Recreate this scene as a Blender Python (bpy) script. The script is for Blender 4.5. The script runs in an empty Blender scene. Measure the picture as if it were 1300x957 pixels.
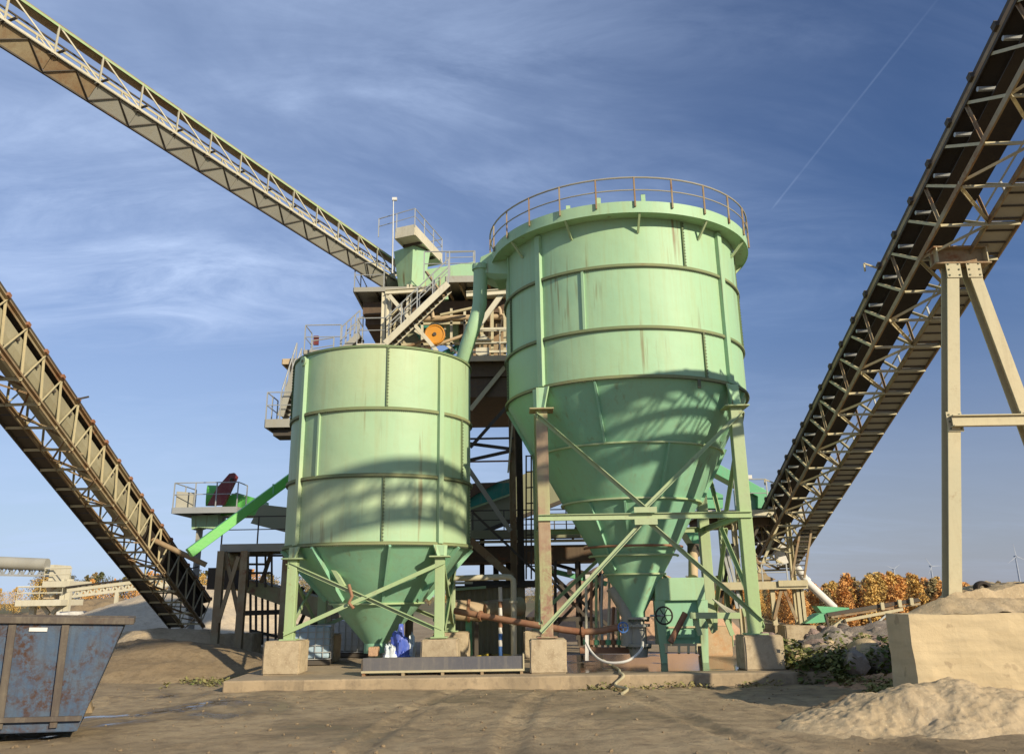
import bpy, math, random
from mathutils import Vector, Matrix, noise
random.seed(7)
R = math.radians
V = Vector
sc = bpy.context.scene
C = sc.collection
CAMH = 1.55
F_PX, PITCH, ROLL = 1071.9, R(16.71), R(-0.896)

# ------------------------------------------------------------------ helpers
def at(px, py, Y, dz=0.0):
    """surveyed point: direction measured in the photo, real distance Y from the camera"""
    x = (px - 650) / F_PX; y = -(py - 434) / F_PX
    c, s = math.cos(ROLL), math.sin(ROLL)
    x, y = c * x - s * y, s * x + c * y
    d = V((x, math.cos(PITCH) - y * math.sin(PITCH), math.sin(PITCH) + y * math.cos(PITCH)))
    p = d * (Y / d.y)
    return V((p.x, p.y, p.z + CAMH + dz))

def ground_at(px, py, z=0.0):
    a = at(px, py, 10.0) - V((0, 0, CAMH))
    k = (z - CAMH) / a.z
    return V((a.x * k, a.y * k, z))

ROOTLOC = {}
class MB:
    def __init__(self): self.v = []; self.f = []
    def add(self, vs, fs):
        o = len(self.v); self.v += [tuple(p) for p in vs]
        self.f += [tuple(i + o for i in f) for f in fs]; return self
    def box(self, c, s, m=None):
        c = V(c); vs = []
        for x in (-.5, .5):
            for y in (-.5, .5):
                for z in (-.5, .5):
                    p = V((x * s[0], y * s[1], z * s[2]))
                    if m is not None: p = m @ p
                    vs.append(c + p)
        return self.add(vs, [(0,1,3,2),(4,6,7,5),(0,4,5,1),(2,3,7,6),(0,2,6,4),(1,5,7,3)])
    def mm(self, a, b):
        return self.box([(a[i]+b[i])/2 for i in range(3)], [abs(b[i]-a[i]) for i in range(3)])
    def beam(self, a, b, w, h=None, up=(0,0,1)):
        a, b = V(a), V(b); h = h or w
        u = (b - a)
        if u.length < 1e-6: return self
        L = u.length; u.normalize(); up = V(up)
        if abs(u.dot(up)) > .99: up = V((0, 1, 0))
        s = u.cross(up).normalized(); n = s.cross(u).normalized()
        vs = []
        for e in (a, b):
            for i, j in ((-1,-1),(1,-1),(1,1),(-1,1)):
                vs.append(e + s * (i * w / 2) + n * (j * h / 2))
        return self.add(vs, [(0,3,2,1),(4,5,6,7),(0,1,5,4),(1,2,6,5),(2,3,7,6),(3,0,4,7)])
    def hsec(self, a, b, w, h, t=.02, up=(0,0,1)):
        """rolled I section: flanges of width w across the side direction, depth h along up"""
        a, b = V(a), V(b); u = (b - a).normalized(); up = V(up)
        if abs(u.dot(up)) > .99: up = V((0, 1, 0))
        s = u.cross(up).normalized(); n = s.cross(u).normalized()
        o = n * (h / 2 - t / 2)
        self.beam(a + o, b + o, w, t, n); self.beam(a - o, b - o, w, t, n)
        return self.beam(a, b, t, h - 2 * t, n)
    def angle(self, a, b, w, t=.012, up=(0,0,1)):
        a, b = V(a), V(b); u = (b - a).normalized(); up = V(up)
        if abs(u.dot(up)) > .99: up = V((0, 1, 0))
        s = u.cross(up).normalized(); n = s.cross(u).normalized()
        self.beam(a, b, w, t, n)
        return self.beam(a + s*(w/2 - t/2) - n*(w/2), b + s*(w/2 - t/2) - n*(w/2), t, w - t, n)
    def tube(self, pts, r, n=8, cap=True):
        pts = [V(p) for p in pts]; rs = r if isinstance(r, (list, tuple)) else [r]*len(pts)
        vs = []; fs = []; prev = None
        for k, p in enumerate(pts):
            t = (pts[min(k+1, len(pts)-1)] - pts[max(k-1, 0)]).normalized()
            if prev is None:
                a = V((0,0,1)) if abs(t.z) < .9 else V((1,0,0))
                s = t.cross(a).normalized()
            else:
                s = (prev - t * prev.dot(t)).normalized()
            prev = s; q = t.cross(s)
            for i in range(n):
                an = 2*math.pi*i/n
                vs.append(p + (s*math.cos(an) + q*math.sin(an)) * rs[k])
        for k in range(len(pts)-1):
            for i in range(n):
                j = (i+1) % n
                fs.append((k*n+i, k*n+j, (k+1)*n+j, (k+1)*n+i))
        if cap:
            fs.append(tuple(range(n-1, -1, -1))); fs.append(tuple(range((len(pts)-1)*n, len(pts)*n)))
        return self.add(vs, fs)
    def lathe(self, c, prof, n=64, a0=0, a1=360, closed=False):
        c = V(c); full = abs(a1 - a0) >= 360; m = n if full else n + 1
        vs = []; fs = []; K = len(prof)
        for i in range(m):
            a = R(a0 + (a1-a0)*i/n)
            for r, z in prof: vs.append(c + V((math.sin(a)*r, -math.cos(a)*r, z)))
        for i in range(n):
            j = (i+1) % m
            for k in range(K if closed else K-1):
                l = (k+1) % K
                fs.append((i*K+k, j*K+k, j*K+l, i*K+l))
        return self.add(vs, fs)
    def ring(self, c, r0, r1, z0, z1, n=64, a0=0, a1=360):
        self.lathe(c, [(r0,z0),(r1,z0),(r1,z1),(r0,z1)], n, a0, a1, closed=True)
        if abs(a1-a0) < 360:
            pass
        return self
    def prism(self, poly, ext):
        poly = [V(p) for p in poly]; ext = V(ext); n = len(poly)
        vs = poly + [p + ext for p in poly]
        fs = [tuple(range(n-1,-1,-1)), tuple(range(n, 2*n))]
        fs += [(i, (i+1) % n, n+(i+1) % n, n+i) for i in range(n)]
        return self.add(vs, fs)
    def sheet(self, poly, t=.01):
        poly = [V(p) for p in poly]
        nn = (poly[1]-poly[0]).cross(poly[2]-poly[0]).normalized()
        return self.prism([p - nn*t/2 for p in poly], nn*t)
    def grid(self, nx, ny, fn):
        vs = [fn(i/(nx-1), j/(ny-1)) for j in range(ny) for i in range(nx)]
        fs = [(j*nx+i, j*nx+i+1, (j+1)*nx+i+1, (j+1)*nx+i) for j in range(ny-1) for i in range(nx-1)]
        return self.add(vs, fs)
    def build(self, name, mat, root=None, smooth=False, label=None, bevel=0, parent=None):
        par = parent or root
        top = par
        while top is not None and top.parent is not None: top = top.parent
        off = ROOTLOC.get(top.name, V((0,0,0))) if top is not None else V((0,0,0))
        me = bpy.data.meshes.new(name)
        me.from_pydata([tuple(V(p) - off) for p in self.v], [], self.f)
        me.update()
        import bmesh
        bm = bmesh.new(); bm.from_mesh(me); bmesh.ops.recalc_face_normals(bm, faces=bm.faces); bm.to_mesh(me); bm.free()
        me.materials.append(mat)
        o = bpy.data.objects.new(name, me); C.objects.link(o)
        if par is not None: o.parent = par
        if smooth:
            for p in me.polygons: p.use_smooth = True
            try: me.set_sharp_from_angle(angle=R(40))
            except Exception: pass
        if bevel:
            b = o.modifiers.new('bevel', 'BEVEL'); b.width = bevel; b.segments = 2; b.limit_method = 'ANGLE'
        if label: o['label'] = label
        return o

def thing(name, label, cat, loc, group=None):
    o = bpy.data.objects.new(name, None); C.objects.link(o)
    o.location = V(loc); o.empty_display_size = .2
    o['label'] = label; o['category'] = cat
    if group: o['group'] = group
    ROOTLOC[o.name] = V(loc)
    return o
def tag(o, label, cat, group=None, kind=None):
    o['label'] = label; o['category'] = cat
    if group: o['group'] = group
    if kind: o['kind'] = kind
    return o
def struct(o):
    o['kind'] = 'structure'; return o
def recenter(o):
    """move a one-mesh thing's origin to its base"""
    me = o.data; n = len(me.vertices)
    c = V((0,0,0)); zmin = 1e9
    for v in me.vertices: c += v.co; zmin = min(zmin, v.co.z)
    c /= n; c.z = zmin
    me.transform(Matrix.Translation(-c)); o.location = c
    return o
def copy_tree(o, parent=None):
    c = o.copy(); C.objects.link(c); c.parent = parent
    for ch in list(o.children): copy_tree(ch, c)
    return c

# ------------------------------------------------------------------ materials
def newmat(name):
    m = bpy.data.materials.new(name); m.use_nodes = True
    nt = m.node_tree; b = nt.nodes['Principled BSDF']
    return m, nt, b
def nz(nt, vec, scale, detail=6, rough=.6, dist=0):
    n = nt.nodes.new('ShaderNodeTexNoise'); n.inputs['Scale'].default_value = scale
    n.inputs['Detail'].default_value = detail; n.inputs['Roughness'].default_value = rough
    n.inputs['Distortion'].default_value = dist
    if vec is not None: nt.links.new(vec, n.inputs['Vector'])
    return n.outputs['Fac']
def ramp(nt, fac, a, b, ca=(0,0,0,1), cb=(1,1,1,1)):
    r = nt.nodes.new('ShaderNodeValToRGB'); nt.links.new(fac, r.inputs['Fac'])
    r.color_ramp.elements[0].position = a; r.color_ramp.elements[1].position = b
    r.color_ramp.elements[0].color = ca; r.color_ramp.elements[1].color = cb
    return r.outputs['Color']
def mixc(nt, fac, a, b, mode='MIX'):
    m = nt.nodes.new('ShaderNodeMix'); m.data_type = 'RGBA'; m.blend_type = mode
    for inp, val in ((m.inputs[0], fac), (m.inputs[6], a), (m.inputs[7], b)):
        if isinstance(val, bpy.types.NodeSocket): nt.links.new(val, inp)
        elif isinstance(val, (int, float)): inp.default_value = val
        else: inp.default_value = (*val[:3], 1)
    return m.outputs[2]
def mul(nt, a, b, op='MULTIPLY'):
    m = nt.nodes.new('ShaderNodeMath'); m.operation = op
    for i, val in enumerate((a, b)):
        if isinstance(val, bpy.types.NodeSocket): nt.links.new(val, m.inputs[i])
        else: m.inputs[i].default_value = val
    m.use_clamp = op != 'MULTIPLY_ADD'
    return m.outputs[0]
def pos(nt, scale=(1,1,1)):
    g = nt.nodes.new('ShaderNodeNewGeometry'); mp = nt.nodes.new('ShaderNodeMapping')
    mp.inputs['Scale'].default_value = scale
    nt.links.new(g.outputs['Position'], mp.inputs['Vector']); return mp.outputs['Vector']
def bump(nt, b, h, dist=.02, st=.5):
    n = nt.nodes.new('ShaderNodeBump'); n.inputs['Distance'].default_value = dist; n.inputs['Strength'].default_value = st
    nt.links.new(h, n.inputs['Height']); nt.links.new(n.outputs['Normal'], b.inputs['Normal'])
RUST = (.17, .075, .032)
def paint(name, base, alt=None, rust=.25, streak=.3, rough=.5, dirt=(.30,.26,.17), scale=1.0, dirt_amt=.35, metal=0, bumpd=.006, rustc=RUST, alts=.45, runs=0, dents=0):
    """weathered paint on steel: tone patches, vertical run-off streaks, rust freckles and flakes"""
    m, nt, b = newmat(name)
    alt = alt or tuple(c*.82 for c in base)
    P = pos(nt)
    col = mixc(nt, ramp(nt, nz(nt, P, alts*scale, 3, .55, .4), .36, .64), base, alt)
    Ps = pos(nt, (3.2, 3.2, .16))
    st = ramp(nt, nz(nt, Ps, 2.2*scale, 5, .65), .50, .74)
    col = mixc(nt, mul(nt, st, streak), col, dirt)
    if runs:
        Pr = pos(nt, (1, 1, .05))
        rn = ramp(nt, nz(nt, Pr, 7.5, 3, .5), .60, .70)
        gate = ramp(nt, nz(nt, pos(nt, (1,1,.5)), 1.1, 3, .5), .46, .62)
        col = mixc(nt, mul(nt, mul(nt, rn, gate), runs), col, (.20,.15,.065))
    fine = ramp(nt, nz(nt, P, 9*scale, 6, .7), .5, .85)
    col = mixc(nt, mul(nt, fine, dirt_amt), col, dirt)
    big = ramp(nt, nz(nt, P, .9*scale, 4, .6, .6), .72 - .30*rust, .82 - .22*rust)
    fl = ramp(nt, nz(nt, P, 6.5*scale, 8, .75), .60 - .18*rust, .70 - .12*rust)
    rf = mul(nt, big, fl)
    rc = mixc(nt, nz(nt, P, 14, 4), rustc, tuple(min(1, c*1.5) for c in rustc))
    col = mixc(nt, rf, col, rc)
    nt.links.new(col, b.inputs['Base Color'])
    rr = nt.nodes.new('ShaderNodeMapRange'); nt.links.new(rf, rr.inputs[0]); rr.inputs[3].default_value = rough; rr.inputs[4].default_value = .9
    nt.links.new(rr.outputs[0], b.inputs['Roughness'])
    b.inputs['Metallic'].default_value = metal
    b.inputs['Specular IOR Level'].default_value = .35
    hgt = nz(nt, P, 16*scale, 5)
    if dents:
        a_ = nt.nodes.new('ShaderNodeMath'); a_.operation = 'MULTIPLY_ADD'
        nt.links.new(nz(nt, P, 1.4, 2, .4), a_.inputs[0]); a_.inputs[1].default_value = dents; nt.links.new(hgt, a_.inputs[2]); hgt = a_.outputs[0]
    bump(nt, b, hgt, bumpd, .5)
    return m
def earth(name, a, bcol, c=None, scale=1.0, rough=.95, bd=.06, wet=None, bst=.7):
    m, nt, b = newmat(name); P = pos(nt)
    col = mixc(nt, ramp(nt, nz(nt, P, .35*scale, 6, .65, .5), .35, .65), a, bcol)
    f2 = nz(nt, P, 5*scale, 8, .7)
    col = mixc(nt, ramp(nt, f2, .45, .75), col, c or tuple(x*.6 for x in a))
    sp = nz(nt, P, 34*scale, 3, .6)
    col = mixc(nt, mul(nt, ramp(nt, sp, .62, .7), .5), col, tuple(min(.8, x*1.7) for x in a))
    nt.links.new(col, b.inputs['Base Color']); b.inputs['Roughness'].default_value = rough
    b.inputs['Specular IOR Level'].default_value = .15
    bump(nt, b, mul(nt, nz(nt, P, 7*scale, 10, .75), 1.0), bd, bst)
    if wet:
        cz, cr = wet
    return m

M = {}
M['green_l'] = paint('pale_green_paint', (.31,.475,.28), (.42,.51,.29), rust=.12, streak=.34, dirt=(.34,.33,.15), dirt_amt=.22, rough=.55, alts=.30, bumpd=.004, runs=.8, dents=14)
M['green_b'] = paint('mint_green_paint', (.305,.50,.30), (.36,.525,.30), rust=.16, streak=.36, dirt=(.34,.35,.14), dirt_amt=.22, rough=.55, alts=.28, bumpd=.004, runs=.9, dents=14)
M['green_shaded'] = paint('cone_shade_green', (.225,.46,.30), (.26,.48,.30), rust=.16, streak=.30, dirt=(.27,.30,.15), dirt_amt=.25, rough=.5, alts=.5, bumpd=.004, runs=.45, dents=12)  # copy of the tank green; shaded cone's tone is put into the colour
M['green_steel'] = paint('green_steel_paint', (.33,.45,.21), (.38,.46,.26), rust=.42, streak=.3, rough=.6)
M['green_rusty'] = paint('rusty_green_paint', (.36,.38,.19), (.36,.27,.17), rust=.95, streak=.65, rough=.75, dirt=(.28,.16,.10), rustc=(.22,.12,.085), alts=1.2)
M['flange'] = paint('flange_grime', (.17,.22,.10), (.24,.26,.12), rust=.5, streak=.3, rough=.8)
M['seam'] = paint('seam_dark', (.13,.19,.09), (.17,.22,.10), rust=.3, rough=.8)
M['bolt'] = paint('bolt_steel', (.10,.12,.07), rust=.6, rough=.7)
M['bright_green'] = paint('fresh_green_paint', (.12,.48,.09), (.13,.44,.10), rust=.05, streak=.1, dirt_amt=.1, rough=.4)
M['mach_green'] = paint('machine_green_paint', (.13,.42,.21), (.16,.44,.24), rust=.15, streak=.2, rough=.45)
M['beige'] = paint('beige_steel_paint', (.50,.43,.26), (.44,.40,.25), rust=.28, streak=.3, rough=.6, dirt=(.27,.21,.12))
M['beige_rusty'] = paint('rusty_beige_steel', (.34,.28,.17), (.26,.17,.09), rust=.8, streak=.45, rough=.75, dirt=(.20,.12,.06), alts=1.1)
M['cream'] = paint('cream_steel_paint', (.60,.56,.42), (.53,.49,.35), rust=.2, streak=.3, rough=.6, dirt=(.33,.27,.17))
M['galv'] = paint('galvanised_steel', (.40,.41,.39), (.33,.34,.32), rust=.15, streak=.2, rough=.5, metal=.25, dirt=(.3,.27,.2))
M['grey_paint'] = paint('dusty_grey_steel', (.36,.35,.29), (.30,.29,.24), rust=.35, streak=.35, rough=.7)
M['dark_steel'] = paint('dark_brown_steel', (.085,.072,.055), (.06,.052,.042), rust=.5, streak=.3, rough=.8, dirt=(.13,.10,.065))
M['brown_box'] = paint('brown_hopper_steel', (.13,.085,.05), (.10,.07,.045), rust=.6, streak=.4, rough=.8, dirt=(.2,.14,.08))
M['belt'] = paint('black_rubber_belt', (.034,.027,.022), (.045,.036,.028), rust=0, streak=.1, rough=.85, dirt=(.08,.065,.045), dirt_amt=.3)
M['blue_skip'] = paint('battered_blue_paint', (.055,.095,.155), (.075,.11,.155), rust=1.05, streak=.45, rough=.6, dirt=(.05,.035,.025), scale=2.3, rustc=(.055,.03,.02), alts=2)
M['skip_rim'] = paint('rusty_skip_rim', (.11,.09,.07), (.075,.06,.05), rust=.5, rustc=(.09,.05,.03), streak=.3, rough=.8)
M['red'] = paint('dull_red_paint', (.19,.035,.035), (.15,.03,.03), rust=.2, rough=.55)
M['orange'] = paint('orange_guard_paint', (.62,.27,.02), (.56,.22,.03), rust=.2, rough=.55)
M['teal'] = paint('teal_paint', (.03,.25,.19), (.04,.20,.15), rust=.2, rough=.5)
M['pipe_rust'] = paint('brown_rusty_pipe', (.25,.11,.06), (.30,.16,.09), rust=.6, rough=.7, dirt=(.33,.24,.15), alts=2)
M['pipe_cream'] = paint('sandy_cream_pipe', (.52,.40,.24), (.44,.33,.2), rust=.3, rough=.6)
M['gallery'] = paint('gallery_sheet_paint', (.27,.26,.16), (.22,.23,.14), rust=.35, streak=.4, rough=.7)
M['shed'] = paint('olive_brown_cladding', (.27,.235,.14), (.23,.20,.12), rust=.3, streak=.5, rough=.7)
M['white_paint'] = paint('dirty_white_paint', (.68,.66,.60), (.6,.58,.52), rust=.08, streak=.2, rough=.5)
M['tan_pan'] = paint('beige_belt_pan', (.40,.365,.235), (.30,.27,.17), rust=.45, streak=.4, rough=.65, dirt=(.26,.2,.12))
M['conc'] = earth('weathered_concrete', (.50,.41,.27), (.41,.33,.21), (.28,.21,.13), scale=1.4, bd=.015, bst=.45)
M['conc_red'] = earth('orange_stained_concrete', (.52,.37,.22), (.42,.32,.2), (.46,.24,.11), scale=1.2, bd=.015, bst=.45)
M['sand'] = earth('yellow_sand', (.55,.43,.27), (.47,.36,.21), (.36,.27,.16), scale=1.0, bd=.06)
M['sand_dark'] = earth('dark_brown_sand', (.31,.235,.14), (.245,.18,.105), (.18,.13,.075), scale=1.0, bd=.06)  # brown sand; the left heap's shade is put into the darker base
M['sand_pink'] = earth('pinkish_sand', (.52,.34,.21), (.47,.29,.17), (.38,.23,.13), scale=.8, bd=.06)
M['gravel_pale'] = earth('pale_gravel', (.60,.49,.33), (.53,.43,.29), (.42,.33,.22), scale=.8, bd=.06)
M['rock'] = earth('grey_brown_rock', (.34,.29,.23), (.27,.22,.18), (.40,.33,.25), scale=1.6, bd=.04)
M['rock_purple'] = earth('purplish_rock', (.27,.19,.16), (.33,.25,.20), (.2,.15,.13), scale=1.3, bd=.05)

# ------------------------------------------------------------------ camera, light, sky
cd = bpy.data.cameras.new('camera'); cam = bpy.data.objects.new('camera', cd); C.objects.link(cam)
cam.location = (0, 0, CAMH)
cd.sensor_width = 36; cd.sensor_fit = 'HORIZONTAL'; cd.lens = F_PX / 1300 * 36
cd.shift_y = -44.5 / 1300
cd.clip_end = 8000; cd.clip_start = .1
cam.rotation_mode = 'XYZ'
cam.matrix_world = Matrix.Translation((0,0,CAMH)) @ Matrix.Rotation(math.pi/2 + PITCH, 4, 'X') @ Matrix.Rotation(ROLL, 4, 'Z')
sc.camera = cam

SUN_AZ, SUN_EL = R(42), R(22.2)
sd = V((math.sin(SUN_AZ)*math.cos(SUN_EL), -math.cos(SUN_AZ)*math.cos(SUN_EL), math.sin(SUN_EL)))
sl = bpy.data.lights.new('sun', 'SUN'); sl.energy = 4.8; sl.angle = R(.8); sl.color = (1, .875, .68)
so = bpy.data.objects.new('sun', sl); C.objects.link(so)
so.rotation_mode = 'QUATERNION'; so.rotation_quaternion = sd.to_track_quat('Z', 'Y'); so.location = sd*60

SKYTINT = (.43, .53, .72); HAZE_R = (2.6, 2.68, 3.2); HAZE_L = (3.8, 4.7, 5.8); CLOUD = (3.9, 4.95, 7.1)
w = bpy.data.worlds.new('World'); sc.world = w; w.use_nodes = True
nt = w.node_tree; bg = nt.nodes['Background']
sky = nt.nodes.new('ShaderNodeTexSky'); sky.sky_type = 'NISHITA'; sky.sun_disc = False
sky.sun_elevation = SUN_EL; sky.sun_rotation = math.atan2(sd.x, sd.y)
sky.air_density = 1.0; sky.dust_density = .35; sky.ozone_density = 2.2; sky.altitude = 100
tc = nt.nodes.new('ShaderNodeTexCoord'); gen = tc.outputs['Generated']
sep = nt.nodes.new('ShaderNodeSeparateXYZ'); nt.links.new(gen, sep.inputs[0])
zc = mul(nt, sep.outputs[2], .0, 'MAXIMUM'); zc2 = nt.nodes.new('ShaderNodeMath'); zc2.operation = 'ADD'
nt.links.new(zc, zc2.inputs[0]); zc2.inputs[1].default_value = .12
dv = nt.nodes.new('ShaderNodeVectorMath'); dv.operation = 'DIVIDE'
cmb = nt.nodes.new('ShaderNodeCombineXYZ')
for i in range(3): nt.links.new(zc2.outputs[0], cmb.inputs[i])
nt.links.new(gen, dv.inputs[0]); nt.links.new(cmb.outputs[0], dv.inputs[1])
def wmap(scale, rot=0, loc=(0,0,0)):
    mp = nt.nodes.new('ShaderNodeMapping'); mp.inputs['Scale'].default_value = scale
    mp.inputs['Rotation'].default_value = (0,0,rot); mp.inputs['Location'].default_value = loc
    nt.links.new(dv.outputs[0], mp.inputs['Vector']); return mp.outputs['Vector']
c1 = nz(nt, wmap((.7, 1.15, .0), R(-24), (1.3, .4, 0)), 1.1, 10, .60, .8)
c2 = nz(nt, wmap((1.0, 2.2, .0), R(-18), (4.2, 2.1, 0)), 1.6, 10, .66, 1.0)
c3 = nz(nt, wmap((.35, .5, .0), R(10), (7.7, 3.1, 0)), .8, 3, .5, .2)
cl = mul(nt, ramp(nt, c1, .40, .74), ramp(nt, c2, .30, .78))
leftw = nt.nodes.new('ShaderNodeMapRange'); nt.links.new(sep.outputs[0], leftw.inputs[0])
leftw.inputs[1].default_value = .42; leftw.inputs[2].default_value = -.30; leftw.inputs[3].default_value = .10; leftw.inputs[4].default_value = 1.0
cl = mul(nt, cl, leftw.outputs[0]); cl = mul(nt, cl, ramp(nt, c3, .25, .6)); cl = mul(nt, cl, 2.6)
veil = mul(nt, ramp(nt, nz(nt, wmap((.25,.5,0), 0, (2,5,0)), .9, 6, .5, .4), .2, .8), leftw.outputs[0])
low = nt.nodes.new('ShaderNodeMapRange'); low.interpolation_type = 'SMOOTHSTEP'; nt.links.new(sep.outputs[2], low.inputs[0])
low.inputs[1].default_value = .34; low.inputs[2].default_value = -.02; low.inputs[3].default_value = 0; low.inputs[4].default_value = .80
skycol = mixc(nt, 1.0, sky.outputs[0], SKYTINT, 'MULTIPLY')
lf = nt.nodes.new('ShaderNodeMapRange'); lf.interpolation_type = 'SMOOTHSTEP'; nt.links.new(sep.outputs[0], lf.inputs[0]); lf.inputs[1].default_value = .45; lf.inputs[2].default_value = -.45
skycol = mixc(nt, low.outputs[0], skycol, mixc(nt, lf.outputs[0], HAZE_R, HAZE_L))
skycol = mixc(nt, mul(nt, lf.outputs[0], .22), skycol, CLOUD)
col = mixc(nt, mul(nt, veil, .35), skycol, CLOUD)
col = mixc(nt, mul(nt, cl, .85), col, CLOUD)
# vapour trail: part of a great circle
d1 = (at(978,268,10)-V((0,0,CAMH))).normalized(); d2 = (at(1190,0,10)-V((0,0,CAMH))).normalized(); gn = d1.cross(d2).normalized()
def dotn(vec):
    n = nt.nodes.new('ShaderNodeVectorMath'); n.operation = 'DOT_PRODUCT'; nt.links.new(gen, n.inputs[0]); n.inputs[1].default_value = vec; return n.outputs['Value']
ab = nt.nodes.new('ShaderNodeMath'); ab.operation = 'ABSOLUTE'; nt.links.new(dotn(gn), ab.inputs[0])
tr1 = nt.nodes.new('ShaderNodeMapRange'); nt.links.new(ab.outputs[0], tr1.inputs[0]); tr1.inputs[1].default_value = .0002; tr1.inputs[2].default_value = .0015; tr1.inputs[3].default_value = 1; tr1.inputs[4].default_value = 0
tr2 = nt.nodes.new('ShaderNodeMapRange'); nt.links.new(dotn(d1), tr2.inputs[0]); c12 = d1.dot(d2)
tr2.inputs[1].default_value = c12; tr2.inputs[2].default_value = 1; tr2.inputs[3].default_value = .03; tr2.inputs[4].default_value = .13
side = gn.cross(d1); tr3 = nt.nodes.new('ShaderNodeMapRange'); nt.links.new(dotn(side), tr3.inputs[0]); tr3.inputs[1].default_value = 0; tr3.inputs[2].default_value = .01
trail = mul(nt, mul(nt, tr1.outputs[0], tr2.outputs[0]), tr3.outputs[0])
trail = mul(nt, trail, ramp(nt, nz(nt, wmap((1,1,1)), 6, 3), .2, .55))
col = mixc(nt, trail, col, CLOUD)
nt.links.new(col, bg.inputs['Color']); bg.inputs['Strength'].default_value = .115
sc.view_settings.view_transform = 'Standard'; sc.view_settings.look = 'None'
sc.view_settings.exposure = .25; sc.view_settings.gamma = 1
#@@SCENE
# ------------------------------------------------------------------ ground
def smooth(a, b, x):
    t = max(0, min(1, (x-a)/(b-a))); return t*t*(3-2*t)
RUTS = [(-1.5,.10,1.2),(.35,.10,1.2),(3.2,-.22,2.0),(5.0,-.22,2.0)]
def rut(x, y):
    d = 0
    for x0, sl_, ph in RUTS:
        xc = x0 + sl_*(y-12) + .5*math.sin(y*.25+ph); u = abs(x-xc)
        if u < .5: d += -.028*(1-smooth(.08, .24, u)) + .014*smooth(.14,.22,u)*(1-smooth(.24,.40,u)) + (.014*math.sin(y*26+(x-xc)*14)*(1-smooth(.10,.2,u)))
    return d
def gheight(x, y):
    h = -.22 + .05*noise.noise(V((x*.35, y*.35, 0))) + .02*noise.noise(V((x*1.7, y*1.7, 3)))
    d = math.hypot(x, y)
    if y < 18.1: h += rut(x, y) + .03*noise.noise(V((x*4, y*4, 7)))*smooth(0,.4,noise.noise(V((x*.5,y*.5,1)))+.2)
    # the pit falls away on the right beyond the plant
    k = smooth(.20, .42, x/max(y, 1)) * smooth(34, 90, y)
    h -= 6.0 * k
    h += smooth(60, 200, d) * .6 * noise.noise(V((x*.02, y*.02, 5)))
    # open hollow in front of the camera keeps the ground low
    return h
def axis(vals): return vals
def spread(lo, hi, fine0, fine1, step, growth=1.18):
    out = []; a = fine0
    while a <= fine1: out.append(a); a += step
    s = step; a = out[-1]
    while a < hi: s *= growth; a += s; out.append(a)
    s = step; a = out[0]; pre = []
    while a > lo: s *= growth; a -= s; pre.append(a)
    return pre[::-1] + out
xs = spread(-3000, 3000, -9, 9, .075, 1.14); ys = spread(-60, 5000, 8, 18.2, .075, 1.14)
mb = MB()
vs = [(x, y, gheight(x, y)) for y in ys for x in xs]; nx = len(xs)
mb.add(vs, [(j*nx+i, j*nx+i+1, (j+1)*nx+i+1, (j+1)*nx+i) for j in range(len(ys)-1) for i in range(nx-1)])
def ground_mat():
    m, nt, b = newmat('muddy_sand_ground'); P = pos(nt)
    col = mixc(nt, ramp(nt, nz(nt, P, .30, 6, .65, .6), .35, .62), (.42,.325,.195), (.30,.225,.13))
    col = mixc(nt, ramp(nt, nz(nt, P, 3.5, 8, .7), .45, .72), col, (.19,.14,.085))
    col = mixc(nt, mul(nt, ramp(nt, nz(nt, P, 30, 3), .6, .7), .35), col, (.40,.32,.2))
    sp = nt.nodes.new('ShaderNodeSeparateXYZ'); nt.links.new(P, sp.inputs[0])
    far = nt.nodes.new('ShaderNodeMapRange'); nt.links.new(sp.outputs[1], far.inputs[0])
    far.inputs[1].default_value = 60; far.inputs[2].default_value = 110
    gr = mixc(nt, ramp(nt, nz(nt, P, .12, 5), .4, .6), (.17,.12,.06), (.11,.12,.05))
    col = mixc(nt, far.outputs[0], col, gr)
    wy = nt.nodes.new('ShaderNodeMapRange'); nt.links.new(sp.outputs[1], wy.inputs[0]); wy.inputs[1].default_value = 21; wy.inputs[2].default_value = 18; 
    wx = nt.nodes.new('ShaderNodeMapRange'); nt.links.new(sp.outputs[0], wx.inputs[0]); wx.inputs[1].default_value = -2; wx.inputs[2].default_value = -7; wx.inputs[3].default_value = .55
    wn = mul(nt, ramp(nt, nz(nt, P, .42, 5, .55, .4), .50, .60), mul(nt, wy.outputs[0], wx.outputs[0]))
    col = mixc(nt, mul(nt, wn, .8), col, (.055,.042,.026))
    nt.links.new(col, b.inputs['Base Color']); b.inputs['Specular IOR Level'].default_value = .3
    wr = nt.nodes.new('ShaderNodeMapRange'); nt.links.new(wn, wr.inputs[0]); wr.inputs[1].default_value = .35; wr.inputs[2].default_value = .9; wr.inputs[3].default_value = .95; wr.inputs[4].default_value = .08
    nt.links.new(wr.outputs[0], b.inputs['Roughness'])
    bn = nt.nodes.new('ShaderNodeBump'); bn.inputs['Distance'].default_value = .06; nt.links.new(nz(nt, P, 6, 10, .75), bn.inputs['Height'])
    ws = nt.nodes.new('ShaderNodeMapRange'); nt.links.new(wn, ws.inputs[0]); ws.inputs[1].default_value = .3; ws.inputs[2].default_value = .8; ws.inputs[3].default_value = .8; ws.inputs[4].default_value = .03
    nt.links.new(ws.outputs[0], bn.inputs['Strength']); nt.links.new(bn.outputs['Normal'], b.inputs['Normal'])
    return m
g = mb.build('ground', ground_mat(), smooth=True); struct(g)

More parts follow.
